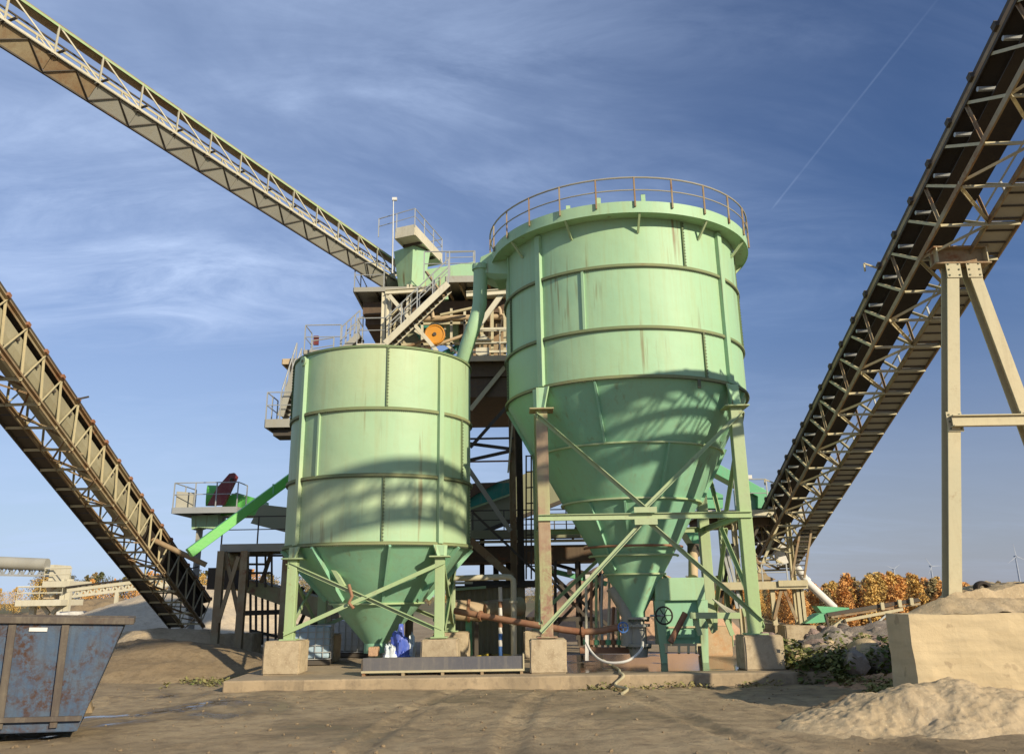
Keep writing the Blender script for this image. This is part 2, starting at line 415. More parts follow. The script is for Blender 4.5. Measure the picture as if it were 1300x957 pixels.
# concrete pad, wet round the large hopper
def pad_mat():
    m, nt, b = newmat('wet_concrete_pad'); P = pos(nt)
    dry = mixc(nt, ramp(nt, nz(nt, P, .6, 6, .65, .6), .35, .65), (.40,.305,.185), (.28,.215,.13))
    dry = mixc(nt, ramp(nt, nz(nt, P, 6, 8, .7), .5, .75), dry, (.20,.155,.10))
    sp = nt.nodes.new('ShaderNodeSeparateXYZ'); nt.links.new(P, sp.inputs[0])
    def band(o, a, bb, c, d):
        r = nt.nodes.new('ShaderNodeMapRange'); nt.links.new(o, r.inputs[0]); r.inputs[1].default_value = a; r.inputs[2].default_value = bb
        r2 = nt.nodes.new('ShaderNodeMapRange'); nt.links.new(o, r2.inputs[0]); r2.inputs[1].default_value = c; r2.inputs[2].default_value = d
        r2.inputs[3].default_value = 1; r2.inputs[4].default_value = 0
        return mul(nt, r.outputs[0], r2.outputs[0])
    wet = mul(nt, band(sp.outputs[0], .5, 1.2, 4.7, 5.6), band(sp.outputs[1], 18.45, 18.8, 24, 25))
    wet = mul(nt, wet, ramp(nt, nz(nt, P, .8, 4, .5, .5), .24, .40))
    col = mixc(nt, wet, dry, (.05,.042,.028))
    nt.links.new(col, b.inputs['Base Color'])
    rr = nt.nodes.new('ShaderNodeMapRange'); nt.links.new(wet, rr.inputs[0]); rr.inputs[3].default_value = .9; rr.inputs[4].default_value = .12
    nt.links.new(rr.outputs[0], b.inputs['Roughness'])
    bp = nt.nodes.new('ShaderNodeBump'); bp.inputs['Distance'].default_value = .02
    nt.links.new(nz(nt, P, 9, 9, .7), bp.inputs['Height'])
    s2 = nt.nodes.new('ShaderNodeMapRange'); nt.links.new(wet, s2.inputs[0]); s2.inputs[3].default_value = .5; s2.inputs[4].default_value = .04
    nt.links.new(s2.outputs[0], bp.inputs['Strength']); nt.links.new(bp.outputs['Normal'], b.inputs['Normal'])
    return m
PX0, PX1, PY0, PY1 = -5.9, 6.35, 18.15, 31
mb = MB(); edge = []
N = 60
for i in range(N+1):
    x = PX0 + (PX1-PX0)*i/N
    edge.append(V((x, PY0 + .07*noise.noise(V((x*1.3, 0, 9))) + .03*noise.noise(V((x*5, 0, 2))), 0)))
top = edge + [V((PX1+.2, PY1, 0)), V((PX0-.3, PY1, 0))]
mb.prism([p + V((0,0,-.45)) for p in top], (0,0,.45))
pad = mb.build('concrete_pad', pad_mat(), bevel=.03); struct(pad)

# ------------------------------------------------------------------ the two hopper tanks
CL, RL = V((-3.356, 21.328, 0)), 2.25
CB, RB = V((2.877, 21.205, 0)), 3.02
def onr(c, r, a, z):
    return V((c.x + math.sin(R(a))*r, c.y - math.cos(R(a))*r, z))
def bolts_ring(mb, c, r, z, n, s=.03, a0=-95, a1=95):
    for i in range(n):
        a = a0 + (a1-a0)*i/n
        mb.box(onr(c, r, a, z), (s, s, s*1.3), Matrix.Rotation(R(a), 3, 'Z'))
def vseam(root, c, r, a, z0, z1, name='bolted_seam', w=.05, bolts=True, mat='seam', r1=None):
    r1 = r if r1 is None else r1
    mb = MB()
    p, q = onr(c, r+.02, a, z0), onr(c, r1+.02, a, z1)
    rad = V((math.sin(R(a)), -math.cos(R(a)), 0))
    mb.beam(p, q, w, .05, rad)
    o = mb.build(name, M[mat], root)
    if bolts:
        b = MB(); n = max(3, int((z1-z0)/.075))
        tan = V((math.cos(R(a)), math.sin(R(a)), 0))
        for i in range(n):
            t = (i+.5)/n
            b.box(p.lerp(q, t) + rad*.015 + tan*(w*.55), (.035,.035,.028), Matrix.Rotation(R(a), 3, 'Z'))
        b.build('bolt_row', M['bolt'], parent=o)['kind'] = 'stuff'
    return o
def flange(root, c, r, z, out=.06, t=.05, nb=150, mat='flange'):
    mb = MB(); mb.ring(c, r-.01, r+out, z-t/2, z+t/2, 96)
    mb.ring(c, r-.01, r+out-.012, z+t/2+.006, z+t/2+.018, 96)
    o = mb.build('ring_flange', M[mat], root, smooth=True)
    b = MB(); bolts_ring(b, c, r+out-.022, z-t/2-.008, nb, .024)
    b.build('bolt_row', M['bolt'], parent=o)['kind'] = 'stuff'
    return o
def rivet_cone_rib(root, c, r0, z0, r1, z1, a, w=.055, d=.10, mat='green_shaded'):
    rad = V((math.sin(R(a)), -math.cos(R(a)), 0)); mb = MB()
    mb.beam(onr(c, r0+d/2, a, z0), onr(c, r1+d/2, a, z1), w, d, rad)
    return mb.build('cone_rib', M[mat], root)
def leg_angles(): return (-46, 45.5, 134, -134)

# --- small tank
tl = thing('hopper_tank', 'smaller pale green cone-bottomed steel tank on the left, standing on four legs', 'tank', (CL.x, CL.y, 0))
z = [7.22, 5.73, 4.20, 2.70]
MB().lathe(CL, [(RL-.06, 7.16),(RL-.06, 7.24),(RL, 7.24),(RL, 2.70)], 128).build('shell', M['green_l'], tl, smooth=True)
MB().ring(CL, RL-.02, RL+.035, 7.20, 7.255, 128).build('rim', M['seam'], tl, smooth=True)
cone = MB().lathe(CL, [(RL, 2.70),(.28, .52),(.28,.30)], 128).build('cone', M['green_shaded'], tl, smooth=True)
for zz in z[1:]: flange(tl, CL, RL, zz, .055)
r_at = lambda zz: .28 + (RL-.28)*(zz-.52)/(2.70-.52)
MB().ring(CL, r_at(1.42)-.05, r_at(1.42)+.06, 1.40, 1.44, 96).build('cone_ring', M['green_steel'], parent=cone, smooth=True)
for a, z1, z0, nm in ((11, 7.2, 5.76, 1), (10.5, 4.17, 2.73, 1), (-31, 5.70, 4.23, 0), (67, 5.70, 4.23, 1), (-76, 7.2, 5.76, 1), (80, 4.17, 2.73, 1)):
    vseam(tl, CL, RL, a, z0, z1, 'bolted_seam' if nm else 'stiffener', .03 if nm else .05, bool(nm), 'seam' if nm else 'green_l')
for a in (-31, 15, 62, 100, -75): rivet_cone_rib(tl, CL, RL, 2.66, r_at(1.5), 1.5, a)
def zlegs(root, c, r, ztop_cyl, zjoint, zfoot, mat, matlow, w, platez):
    for a in leg_angles():
        mb = MB(); out = r + w*.30
        rot = Matrix.Rotation(R(round(a/90)*90), 3, 'Z')
        p0, p1 = onr(c, out, a, zfoot), onr(c, out, a, platez-.02)
        # lower free leg : box of two channels
        mb.box((p0+p1)/2, (w, w, p1.z-p0.z)); mb.box(p0 + V((0,0,.015)), (w*1.7, w*1.7, .03))
        mb.box(onr(c, out, a, platez), (w*2.1, w*2.1, .035))
        lg = mb.build('leg', M[matlow], root, bevel=.012)
        # gusset web from leg up to cylinder
        g = MB(); rad = V((math.sin(R(a)), -math.cos(R(a)), 0))
        zj = zjoint
        q = onr(c, out + w*.30, a, platez+.02)
        tan = V((math.cos(R(a)), math.sin(R(a)), 0))
        g.box((onr(c, out, a, platez+.02)+onr(c, out, a, zjoint))/2, (w*.8, w*.8, zjoint-platez-.04))
        g.prism([q - tan*w*.62, q + tan*w*.62, onr(c, r+w*.35, a, zj+.0) + tan*w*.95, onr(c, r+w*.35, a, zj) - tan*w*.95], -rad*.04)
        g.build('gusset', M[mat], parent=lg)
        # column strip on the shell
        s = MB()
        s.beam(onr(c, r+.05, a, zj+.03), onr(c, r+.05, a, ztop_cyl), w*.62, .10, V((math.sin(R(a)), -math.cos(R(a)), 0)))
        s.build('shell_column', M[mat], root, bevel=.01)
BT = .68   # top of the footing blocks
zlegs(tl, CL, RL, 7.12, 2.68, BT, 'green_l', 'green_steel', .22, 2.42)
for a in (-46,):
    rad = V((math.sin(R(a)), -math.cos(R(a)), 0)); tan = V((math.cos(R(a)), math.sin(R(a)), 0))
    mb = MB(); c0 = onr(CL, RL+.09, a, 7.05)
    pts = [c0 + tan*(math.cos(t)*.12) + V((0,0,math.sin(t)*.12)) for t in [i*math.pi/8 for i in range(16)]]
    mb.prism(pts, rad*.05); o = mb.build('lifting_lug', M['green_l'], tl)
    MB().prism([c0 + rad*.052 + tan*(math.cos(t)*.045) + V((0,0,math.sin(t)*.045)) for t in [i*math.pi/4 for i in range(8)]], rad*.006).build('lug_hole', M['bolt'], parent=o)
def brace(root, a, b, w=.10, t=.05, mat='green_steel', name='brace', up=(0,1,0)):
    mb = MB(); mb.angle(a, b, w, max(t*.35,.014), up); return mb.build(name, M[mat], root)
def lp(c, r, a, z): return onr(c, r, a, z)
rr = RL + .16
for a0, a1 in ((-46,45.5),(45.5,134),(134,-134+360),(-134,-46)):
    brace(tl, lp(CL,rr,a0,2.30), lp(CL,rr-.03,a1,.82), .09); brace(tl, lp(CL,rr+.05,a1,2.30), lp(CL,rr+.05,a0,.82), .09)
# outlet and small fittings of the small tank
MB().tube([CL+V((0,0,.34)), CL+V((0,0,.20)), CL+V((.05,-.25,.12)), CL+V((.05,-.8,.12))], .16, 16).build('outlet', M['grey_paint'], tl, smooth=True)
MB().tube([at(443,742,19.6), at(447,757,19.5), at(443,765,19.5), at(449,772,19.5)], .035, 8).build('hanging_chain', M['pipe_rust'], tl)
MB().beam(at(407,693,19.9), at(437,745,19.7), .09, .09).build('inclined_strut', M['green_steel'], tl)

# --- large tank
tb = thing('hopper_tank', 'taller mint green cone-bottomed tank with railed walkway round its rim', 'tank', (CB.x, CB.y, 0))
zj = 6.16; ZR0, ZR1, RR = 9.97, 10.25, 3.40
MB().lathe(CB, [(RB-.08, 10.2),(RB-.08,10.3),(RB,10.3),(RB, 9.97),(RB, zj)], 144).build('shell', M['green_b'], tb, smooth=True)
cone = MB().lathe(CB, [(RB, zj),(1.66, 3.65),(.20,1.13),(.20,1.0)], 144).build('cone', M['green_shaded'], tb, smooth=True)
def rb(zz): return 1.66 + (RB-1.66)*(zz-3.65)/(zj-3.65) if zz > 3.65 else .20 + 1.46*(zz-1.13)/2.52
for zz in (8.80, 7.30, zj): flange(tb, CB, RB, zz, .06, .05, 200)
for zz, o in ((4.83,.05),(3.65,.07),(2.0,.06)):
    MB().ring(CB, rb(zz)-.05, rb(zz)+o, zz-.02, zz+.02, 96).build('cone_ring', M['green_steel'], parent=cone, smooth=True)
for zz, mt in ((2.62,'pipe_rust'),(2.42,'green_steel')):
    pts = [onr(CB, rb(zz)+.12, a, zz) for a in range(-95, 96, 8)]
    MB().tube(pts, .028, 8).build('ring_pipe', M[mt], tb, smooth=True)
for a, z0, z1, nm in ((23,8.83,9.97,1),(-23.5,7.33,8.77,0),(30,zj+.03,7.27,1),(-75,8.83,9.97,0),(70,7.33,8.77,1),(-72,7.33,8.77,1),(-80,zj+.03,7.27,1),(82,8.83,9.97,1)):
    vseam(tb, CB, RB, a, z0, z1, 'bolted_seam' if nm else 'stiffener', .035 if nm else .06, bool(nm), 'seam' if nm else 'green_b')
for a, z1, z0 in ((-20,zj-.05,4.86),(16,4.81,3.68),(-42,3.6,2.1),(-95,zj-.05,4.98),(80,4.93,3.68),(60,zj-.05,4.98),(-12,3.6,2.9)):
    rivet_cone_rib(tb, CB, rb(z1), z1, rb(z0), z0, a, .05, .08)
zlegs(tb, CB, RB, 9.95, zj-.02, BT, 'green_b', 'green_rusty', .265, 5.61)
legs = [o for o in tb.children if o.name.startswith('leg')]
for o in legs[1:]:
    o.data.materials[0] = M['green_steel']
legs[0]['label'] = 'rust-stained leg at the front left'
# walkway ring, fascia, railing
mb = MB(); mb.ring(CB, RB+.01, RR-.02, ZR0+.02, ZR0+.06, 144); mb.build('walkway_floor', M['green_b'], tb, smooth=True)
mb = MB(); mb.ring(CB, RR-.02, RR, ZR0, ZR1, 144); mb.build('walkway_fascia', M['green_b'], tb, smooth=True)
for k in range(12):
    a = 2 + 30*k
    mb = MB(); mb.beam(onr(CB, RB+.01, a, 9.62), onr(CB, RR-.04, a, ZR0+.02), .05, .05)
    mb.build('walkway_bracket', M['green_steel'], tb)
rail = MB(); rail.tube([onr(CB, RR+.03, a, 10.84) for a in range(0, 361, 5)], .022, 6, False)
rail.build('handrail', M['grey_paint'], tb, smooth=True)
rail = MB(); rail.tube([onr(CB, RR+.03, a, 10.52) for a in range(0, 361, 5)], .016, 6, False)
rail.build('knee_rail', M['grey_paint'], tb, smooth=True)
for k in range(24):
    a = 15*k + .3
    MB().beam(onr(CB, RR+.03, a, 10.1), onr(CB, RR+.03, a, 10.84), .035, .05, (0,1,0)).build('rail_post', M['beige_rusty'], tb)
for a, hh in ((-27,10.36),(-14,10.42),(4,10.45)):
    MB().box(onr(CB, RR-.1, a, hh-.08), (.10,.06,.18)).build('rim_bracket', M['green_b'], tb)
MB().box(onr(CB, RB+.10, 24.5, 6.02)+V((0,0,.0)), (.07,.06,.2)).build('hanging_hook', M['bolt'], tb)
# frame of the large tank: girts and braces
rr = RB + .10; zb = 3.18
def legp(a, zz, o=.10): return onr(CB, RB+o, a, zz)
for (a0, a1) in ((-46,45.5),(45.5,134),(-134,-46),(134,226)):
    p, q = legp(a0, zb, .26 if a0 == -46 else .1), legp(a1, zb, .26 if a0 == -46 else .1)
    MB().hsec(p, q, .12, .135, .015).build('girt', M['green_steel'], tb)
    mid = (p+q)/2
    for s_, e_ in ((legp(a0,5.50,.26), mid+V((.06,0,.12))),(legp(a1,5.50,.26), mid+V((-.06,0,.12))),(mid+V((.06,0,-.12)), legp(a1,.95,.26)),(mid+V((-.06,0,-.12)), legp(a0,.80,.26))):
        brace(tb, s_, e_, .09, .05, 'green_steel')
    if a0 == -46:
        MB().box(mid+V((0,-.12,.13)), (.5,.02,.12)).build('gusset', M['green_steel'], tb)
        MB().box(mid+V((0,-.12,-.13)), (.5,.02,.12)).build('gusset', M['green_steel'], tb)
# overflow launder and drop pipe
d0 = onr(CB, RB+.1, -70, 10.1)
la, lb = at(672,322,20.4), at(616,333,20.9)
mb = MB(); a_ = at(660,308,20.6); 
pr = [at(700,286,20.2), at(610,326,20.9), at(606,346,20.9), at(628,356,20.9), at(668,350,20.4), at(700,330,20.2)]
mb.prism(pr, (.12,.75,.0)); mb.build('overflow_launder', M['green_b'], tb, bevel=.02)
pp = [at(610,338,20.95), at(610,352,20.95), at(609.5,370,20.92), at(609,386,20.9), at(606,400,20.85), at(600,418,20.85), at(593,438,20.95), at(587,458,21.1), at(583,472,21.2)]
MB().tube(pp, .185, 24).build('drop_pipe', M['bright_green'] if 0 else M['green_b'], tb, smooth=True)
MB().tube([pp[0]+V((0,0,.02)), pp[0]-V((0,0,.12))], .225, 24).build('pipe_flange', M['green_b'], tb)
# valve under the cone
mb = MB(); mb.lathe(CB, [(.0,1.02),(.30,1.02),(.30,.97),(.17,.97),(.17,.86),(.30,.86),(.30,.80),(.21,.80),(.21,.42),(.31,.42),(.31,.36),(.24,.36),(.20,.12),(0,.12)], 32)
vo = mb.build('slide_valve', M['grey_paint'], tb, smooth=True)
b_ = MB(); bolts_ring(b_, CB, .27, .94, 14, .04, -180, 180); bolts_ring(b_, CB, .28, .34, 14, .04, -180, 180); b_.build('bolt_row', M['bolt'], parent=vo)['kind'] = 'stuff'
hc = at(843,781,20.4)
mb = MB(); mb.tube([hc + V((math.cos(t)*.19, 0, math.sin(t)*.19)) for t in [i*math.pi/10 for i in range(21)]], .022, 6, False)
for t in (0, math.pi/3, 2*math.pi/3): mb.beam(hc - V((math.cos(t)*.19,0,math.sin(t)*.19)), hc + V((math.cos(t)*.19,0,math.sin(t)*.19)), .02)
mb.build('handwheel', M['belt'], parent=vo)
MB().tube([hc, V((CB.x+.2, hc.y+.05, hc.z))], .025, 8).build('valve_spindle', M['galv'], parent=vo)

# footing blocks
def block(px, yb, Yc, w, d, h, mat, label, rz=0, name='concrete_block', group='concrete footing blocks under the plant', z0=0.0, X=None):
    x = (at(px, yb, Yc)).x if X is None else X
    t = thing(name, label, 'concrete block', (x, Yc, z0), group)
    mb = MB(); mb.grid(2, 2, lambda a, b: V((0,0,0))) if 0 else None
    n = 5; m = Matrix.Rotation(rz, 3, 'Z')
    import bmesh
    me = bpy.data.meshes.new('block_body'); bm = bmesh.new(); bmesh.ops.create_cube(bm, size=1)
    bmesh.ops.bevel(bm, geom=bm.edges[:], offset=.035, segments=2, affect='EDGES')
    bmesh.ops.subdivide_edges(bm, edges=bm.edges[:], cuts=3, use_grid_fill=True)
    for v in bm.verts:
        v.co = V((v.co.x*w, v.co.y*d, (v.co.z+.5)*h))
        v.co += V((noise.noise(v.co*2.3+V((x,0,0))), noise.noise(v.co*2.1+V((3,x,0))), noise.noise(v.co*2.7+V((0,5,x)))*(1 if v.co.z > .1 else 0)))*.02
        v.co = m @ v.co
    bm.to_mesh(me); bm.free(); me.materials.append(M[mat])
    o = bpy.data.objects.new('block_body', me); C.objects.link(o)
    t2 = o; bpy.data.objects.remove(t); o.location = (x, Yc, z0); o.name = name
    o['label'] = label; o['category'] = 'concrete block'; o['group'] = group
    return o
def legx(c, r, a): p = onr(c, r+.09, a, 0); return p
p = legx(CL, RL, -46); block(0,0,p.y-.02,.80,.80,BT,'conc','concrete block under the front left leg of the smaller tank', X=p.x-.02)
p = legx(CL, RL, 45.5); block(0,0,p.y,.80,.8,BT-.01,'conc','shaded grey block behind the trough, under the smaller tank\'s front right leg', X=p.x+.02)
p = legx(CL, RL, 134); block(0,0,p.y,.9,.9,BT,'conc','sunlit block under the smaller tank\'s rear right leg', X=p.x)
p = legx(CL, RL, -134); block(0,0,p.y,.9,.9,BT,'conc','dim block beside the white liquid container under the smaller tank', X=p.x)
p = legx(CB, RB, -46); block(0,0,p.y-.02,.77,.76,BT-.02,'conc','square block under the rust-stained leg of the taller tank', X=p.x+.02)
p = legx(CB, RB, 45.5); block(0,0,p.y-.02,.82,.78,BT,'conc','rightmost front block, grey-stained, under the taller tank', X=p.x+.04)
p = legx(CB, RB, 134); block(0,0,p.y-.3,.74,.74,BT+.03,'conc_red','orange-stained block under the taller tank\'s rear right leg', X=p.x-.02)
p = legx(CB, RB, -134); block(0,0,p.y,.9,.9,BT,'conc','shaded block under the taller tank\'s rear left leg', X=p.x)

# ------------------------------------------------------------------ belt conveyors
def uframe(yaw, pit):
    u = V((math.sin(yaw)*math.cos(pit), math.cos(yaw)*math.cos(pit), math.sin(pit)))
    s = V((math.cos(yaw), -math.sin(yaw), 0)); n = s.cross(u)
    return u, s, n
class Frame:
    def __init__(self, P, yaw, pit, sgn): self.P = V(P); self.u, s, self.n = uframe(yaw, pit); self.s = s*sgn; self.up = self.n if self.n.z > 0 else -self.n
    def __call__(self, t, i=0, j=0): return self.P + self.u*t + self.s*i - self.up*j
JIT = random.Random(77)
def members(root, F, segs, w, mat, name, vis=None, kind='angle', jit=0):
    """segs: list of (t,i,j),(t,i,j): each one its own part; those outside vis go in one mesh"""
    rest = MB(); k = 0
    for (a, b) in segs:
        if jit:
            a = tuple(v_+JIT.uniform(-jit,jit) for v_ in a); b = tuple(v_+JIT.uniform(-jit,jit) for v_ in b)
        if vis and not (vis[0] <= (a[0]+b[0])/2 <= vis[1]) or k >= 100:
            rest.beam(F(*a), F(*b), w, w, F.up); continue
        mb = MB()
        if kind == 'angle': mb.angle(F(*a), F(*b), w, .012, F.up)
        else: mb.beam(F(*a), F(*b), w, w, F.up)
        mb.build(name, M[mat], root); k += 1
    if rest.v:
        o = rest.build(name, M[mat], root); o['kind'] = 'stuff'

# right conveyor
k = 1.1
P0 = V((6.762*k, 9.5*k, (9.047-1.55)*k+1.55))
FR = Frame(P0, R(181.54), R(18.98), -1)
W, H_, B = .771*k, .886*k, .837*k
# FR.u runs towards the camera and up; t=0 at the top of the picture
t0, t1 = -22*B, 16*B
tr = thing('belt_conveyor', 'steep beige lattice belt conveyor with dark belt climbing over the right', 'conveyor', FR(t0, W/2, H_))
for nm, i, j in (('chord',0,0),('chord',W,0),('chord',0,H_),('chord',W,H_)):
    MB().angle(FR(t0,i,j), FR(t1,i,j), .085, .014, FR.up).beam(FR(t0,i,j-.03), FR(t1,i,j-.03), .05, .05, FR.up).build(nm, M['beige_rusty'], tr)
nb = int(round((t1-t0)/B))
vis = (t0-.1, 1.2*B)
sd_, vt, cr_, dg = [], [], [], []
for q in range(nb):
    ta, tb2 = t0 + q*B, t0 + (q+1)*B
    for i in (0, W):
        sd_.append((((ta, i, 0),(tb2, i, H_))))
        if q % 2 == 0: vt.append(((ta, i, 0),(ta, i, H_)))
    cr_.append(((ta, 0, H_+.04),(ta, W+.52, H_+.04)))
    dg.append(((ta, 0 if q%2 else W, H_),(tb2, W if q%2 else 0, H_)))
members(tr, FR, sd_, .05, 'beige', 'side_diagonal', vis, jit=.012)
members(tr, FR, vt, .05, 'beige_rusty', 'vertical', vis)
members(tr, FR, cr_, .065, 'beige', 'walkway_bracket', vis, jit=.012)
members(tr, FR, dg, .055, 'beige', 'bottom_diagonal', vis, jit=.03)
def belt_sheet(F, t0, t1, i0, i1, j, sag=.10, n=5, th=.02):
    mb = MB(); prof = []
    for q in range(n):
        x = q/(n-1); jj = j + sag*(1-abs(2*x-1)**1.5); prof.append((i0+(i1-i0)*x, jj))
    vs = []
    for t in (t0, t1):
        for (i, jj) in prof: vs.append(F(t, i, jj))
        for (i, jj) in prof: vs.append(F(t, i, jj+th))
    N2 = 2*n; fs = []
    for q in range(n-1):
        fs.append((q, q+1, N2+q+1, N2+q)); fs.append((n+q, N2+n+q, N2+n+q+1, n+q+1))
    fs.append((0, N2, N2+n, n)); fs.append((n-1, n+n-1, N2+n+n-1, N2+n-1))
    return mb.add(vs, fs)
belt_sheet(FR, t0, t1, .02, W-.04, .06, .12).build('belt', M['belt'], tr)
belt_sheet(FR, t0, t1, .06, W-.1, .50, .0).build('return_belt', M['belt'], tr)
MB().beam(FR(t0,-.03,.02), FR(t1,-.03,.02), .02, .22, FR.up).build('belt_skirt', M['dark_steel'], tr)
rest = MB()
for q in range(nb):
    t = t0 + (q+.5)*B
    mb = MB().tube([FR(t, -.05, .26), FR(t, W-.02, .26)], .04, 8)
    if t < vis[1]: mb.build('idler_roller', M['galv'], tr)
    mb = MB().box(FR(t, -.06, -.04), (.07,.12,.12), FR.u.to_track_quat('Y','Z').to_matrix())
    if t < vis[1]: mb.build('idler_bracket', M['dark_steel'], tr)
# walkway grating seen from below, its plates lapped
for q in range(nb):
    ta = t0 + q*B
    if q < 25: MB().sheet([FR(ta+.02, W+.03, H_-.02), FR(ta+B-.02, W+.03, H_-.02), FR(ta+B-.02, W+.52, H_-.02), FR(ta+.02, W+.52, H_-.02)], .03).build('walkway_plate', M['grey_paint'], tr)
mb = MB(); 
for q in range(25*3): mb.beam(FR(t0+q*B/3+.1, W+.04, H_+.012), FR(t0+q*B/3+.1, W+.51, H_+.012), .02, .03, FR.up)
mb.build('walkway_ribs', M['dark_steel'], tr)['kind'] = 'stuff'
MB().sheet([FR(t0+25*B, W+.03, H_-.02), FR(t1, W+.03, H_-.02), FR(t1, W+.52, H_-.02), FR(t0+25*B, W+.52, H_-.02)], .03).build('walkway_plate', M['grey_paint'], tr)
MB().beam(FR(t0, W+.54, H_-.02), FR(t1, W+.54, H_-.02), .03, .14, FR.up).build('toe_board', M['beige_rusty'], tr)
MB().tube([FR(t0, W+.54, H_-1.0), FR(t1, W+.54, H_-1.0)], .02, 6).build('handrail', M['galv'], tr)
for q in range(0, 26, 2): MB().beam(FR(t0+q*B, W+.54, H_), FR(t0+q*B, W+.54, H_-1.0), .035, .035, FR.up).build('rail_post', M['galv'], tr)
for tt in (-6.55*B, -17.2*B):
    mb = MB(); a_ = FR(tt, -.05, 0); mb.beam(a_, a_+V((-.30,0,.12)), .03); mb.beam(a_+V((-.30,0,.12)), a_+V((-.30,0,-.05)), .03); mb.build('light_arm', M['beige'], tr)

# trestle under it
YT = 13*k
ta_ = thing('conveyor_trestle', 'tall beige A-shaped steel trestle holding up the right conveyor', 'trestle', V((at(1208,745,YT).x, YT, 0)))
capL, capR = at(1183,326,YT), at(1249,320,YT)
mb = MB(); cz = (capL.z+capR.z)/2 - .06
mb.hsec((capL.x-.02, YT, cz), (capR.x+.02, YT, cz), .30, .34, .03); mb.build('cap_beam', M['beige_rusty'], ta_)
for xx in (capL.x+.03, capR.x-.03): MB().box((xx, YT, cz), (.02,.30,.28)).build('stiffener', M['beige'], ta_)
tL, bL = at(1206,338,YT), at(1208.5,745,YT); d_ = (bL-tL); bL2 = tL + d_*((tL.z+.6)/(tL.z-bL.z)); bL2.y = YT
tR, bR = at(1229,338,YT), at(1300,530,YT); d_ = (bR-tR); bR2 = tR + d_*((tR.z+.6)/(tR.z-bR.z)); bR2.y = YT
MB().hsec(tL+V((0,0,0)), bL2, .21, .24, .025, (0,1,0)).build('leg', M['beige'], ta_)
MB().hsec(tR+V((0,0,0)), bR2, .21, .24, .025, (0,1,0)).build('leg', M['beige'], ta_)
zc_ = at(1215,537,YT).z
for tt_, bb_ in ((tL,bL2),(tR,bR2)):
    for zz_, hh_ in ((zc_, .34), (tL.z-.12, .30)):
        cx_ = tt_.x + (bb_.x-tt_.x)*(zz_-tt_.z)/(bb_.z-tt_.z)
        gp = MB().mm((cx_-.13, YT-.140, zz_-hh_/2), (cx_+.13, YT-.122, zz_+hh_/2)).build('gusset_plate', M['beige'], ta_)
        bm_ = MB()
        for bx in (-.09, .09):
            for bz in (-.35, 0, .35): bm_.mm((cx_+bx-.013, YT-.152, zz_+bz*hh_-.013), (cx_+bx+.013, YT-.139, zz_+bz*hh_+.013))
        bm_.build('bolts', M['bolt'], parent=gp)['kind'] = 'stuff'
def xat(a, b, zz): return a.x + (b.x-a.x)*(zz-a.z)/(b.z-a.z)
MB().hsec((xat(tL,bL2,zc_)-.08, YT-.205, zc_), (xat(tR,bR2,zc_)+.12, YT-.205, zc_), .03*4, .19, .018).build('cross_beam', M['beige'], ta_)
for xx in (tL.x+.1, tR.x):
    MB().box((xx-.02, YT, cz-.02), (.3,.22,.3)).build('dirt_ledge', M['sand'], ta_) if 0 else None

# left conveyor
k2 = 16/15
FLc = Frame(V((-9.28*k2, 16, (6.736-1.55)*k2+1.55)), R(178.25), R(22.02), 1)
# s*sgn : towards the left of the picture
if FLc.s.x > 0: FLc.s = -FLc.s
W2, H2, B2 = .637*k2, .84*k2, .841*k2
t0, t1 = -16.5*B2, 5*B2
tc_ = thing('belt_conveyor', 'rusty lattice belt conveyor with beige pan rising out of the sand on the left', 'conveyor', FLc(t0, W2/2, H2))
for i, j in ((0,0),(W2,0),(0,H2),(W2,H2)):
    MB().angle(FLc(t0,i,j), FLc(t1,i,j), .075, .014, FLc.up).beam(FLc(t0,i,j-.03), FLc(t1,i,j-.03), .045, .045, FLc.up).build('chord', M['beige_rusty'], tc_)
nb = int(round((t1-t0)/B2)); sd_, vt, cr_, dg = [], [], [], []
for q in range(nb):
    ta, tb2 = t0+q*B2, t0+(q+1)*B2
    for i in (0, W2):
        sd_.append(((ta,i,0),(ta+B2*.5,i,H2))); sd_.append(((ta+B2*.5,i,H2),(tb2,i,0)))
    cr_.append(((ta+B2*.5,0,H2+.03),(ta+B2*.5,W2+.42,H2+.03)))
    dg.append(((ta, 0 if q%2 else W2, H2),(tb2, W2 if q%2 else 0, H2)))
members(tc_, FLc, sd_, .04, 'beige', 'side_diagonal', jit=.02); members(tc_, FLc, cr_, .045, 'beige', 'walkway_bracket', jit=.02); members(tc_, FLc, dg, .045, 'beige_rusty', 'bottom_diagonal', jit=.06); members(tc_, FLc, [((t0+q*B2*1.3+.2, .1, H2-.12), (t0+q*B2*1.3+.9, W2-.08, H2+.06)) for q in range(16)], .03, 'beige_rusty', 'tie_rod', jit=.12)
tp = -9.6*B2
pp_ = [(.06,.20),(.06,.50),(.12,.64),(W2/2,.70),(W2-.12,.64),(W2-.05,.50),(W2-.05,.20)]
mb = MB(); vs = [FLc(t_, i_, j_) for t_ in (tp, t1) for i_, j_ in pp_+[(i*.94+W2*.03, j-.02) for i, j in pp_[::-1]]]; K_ = len(vs)//2
mb.add(vs, [(q, (q+1)%K_, K_+(q+1)%K_, K_+q) for q in range(K_)]+[tuple(range(K_))]); mb.build('belt_pan', M['tan_pan'], tc_)
belt_sheet(FLc, t0, t1, .03, W2-.03, .02, .06).build('belt', M['belt'], tc_)
belt_sheet(FLc, t0, tp, .03, W2-.03, .30, .30).build('return_belt', M['belt'], tc_)
MB().beam(FLc(t0,-.0,-.07), FLc(t1,-.0,-.07), .05, .05, FLc.up).build('belt_edge', M['dark_steel'], tc_)
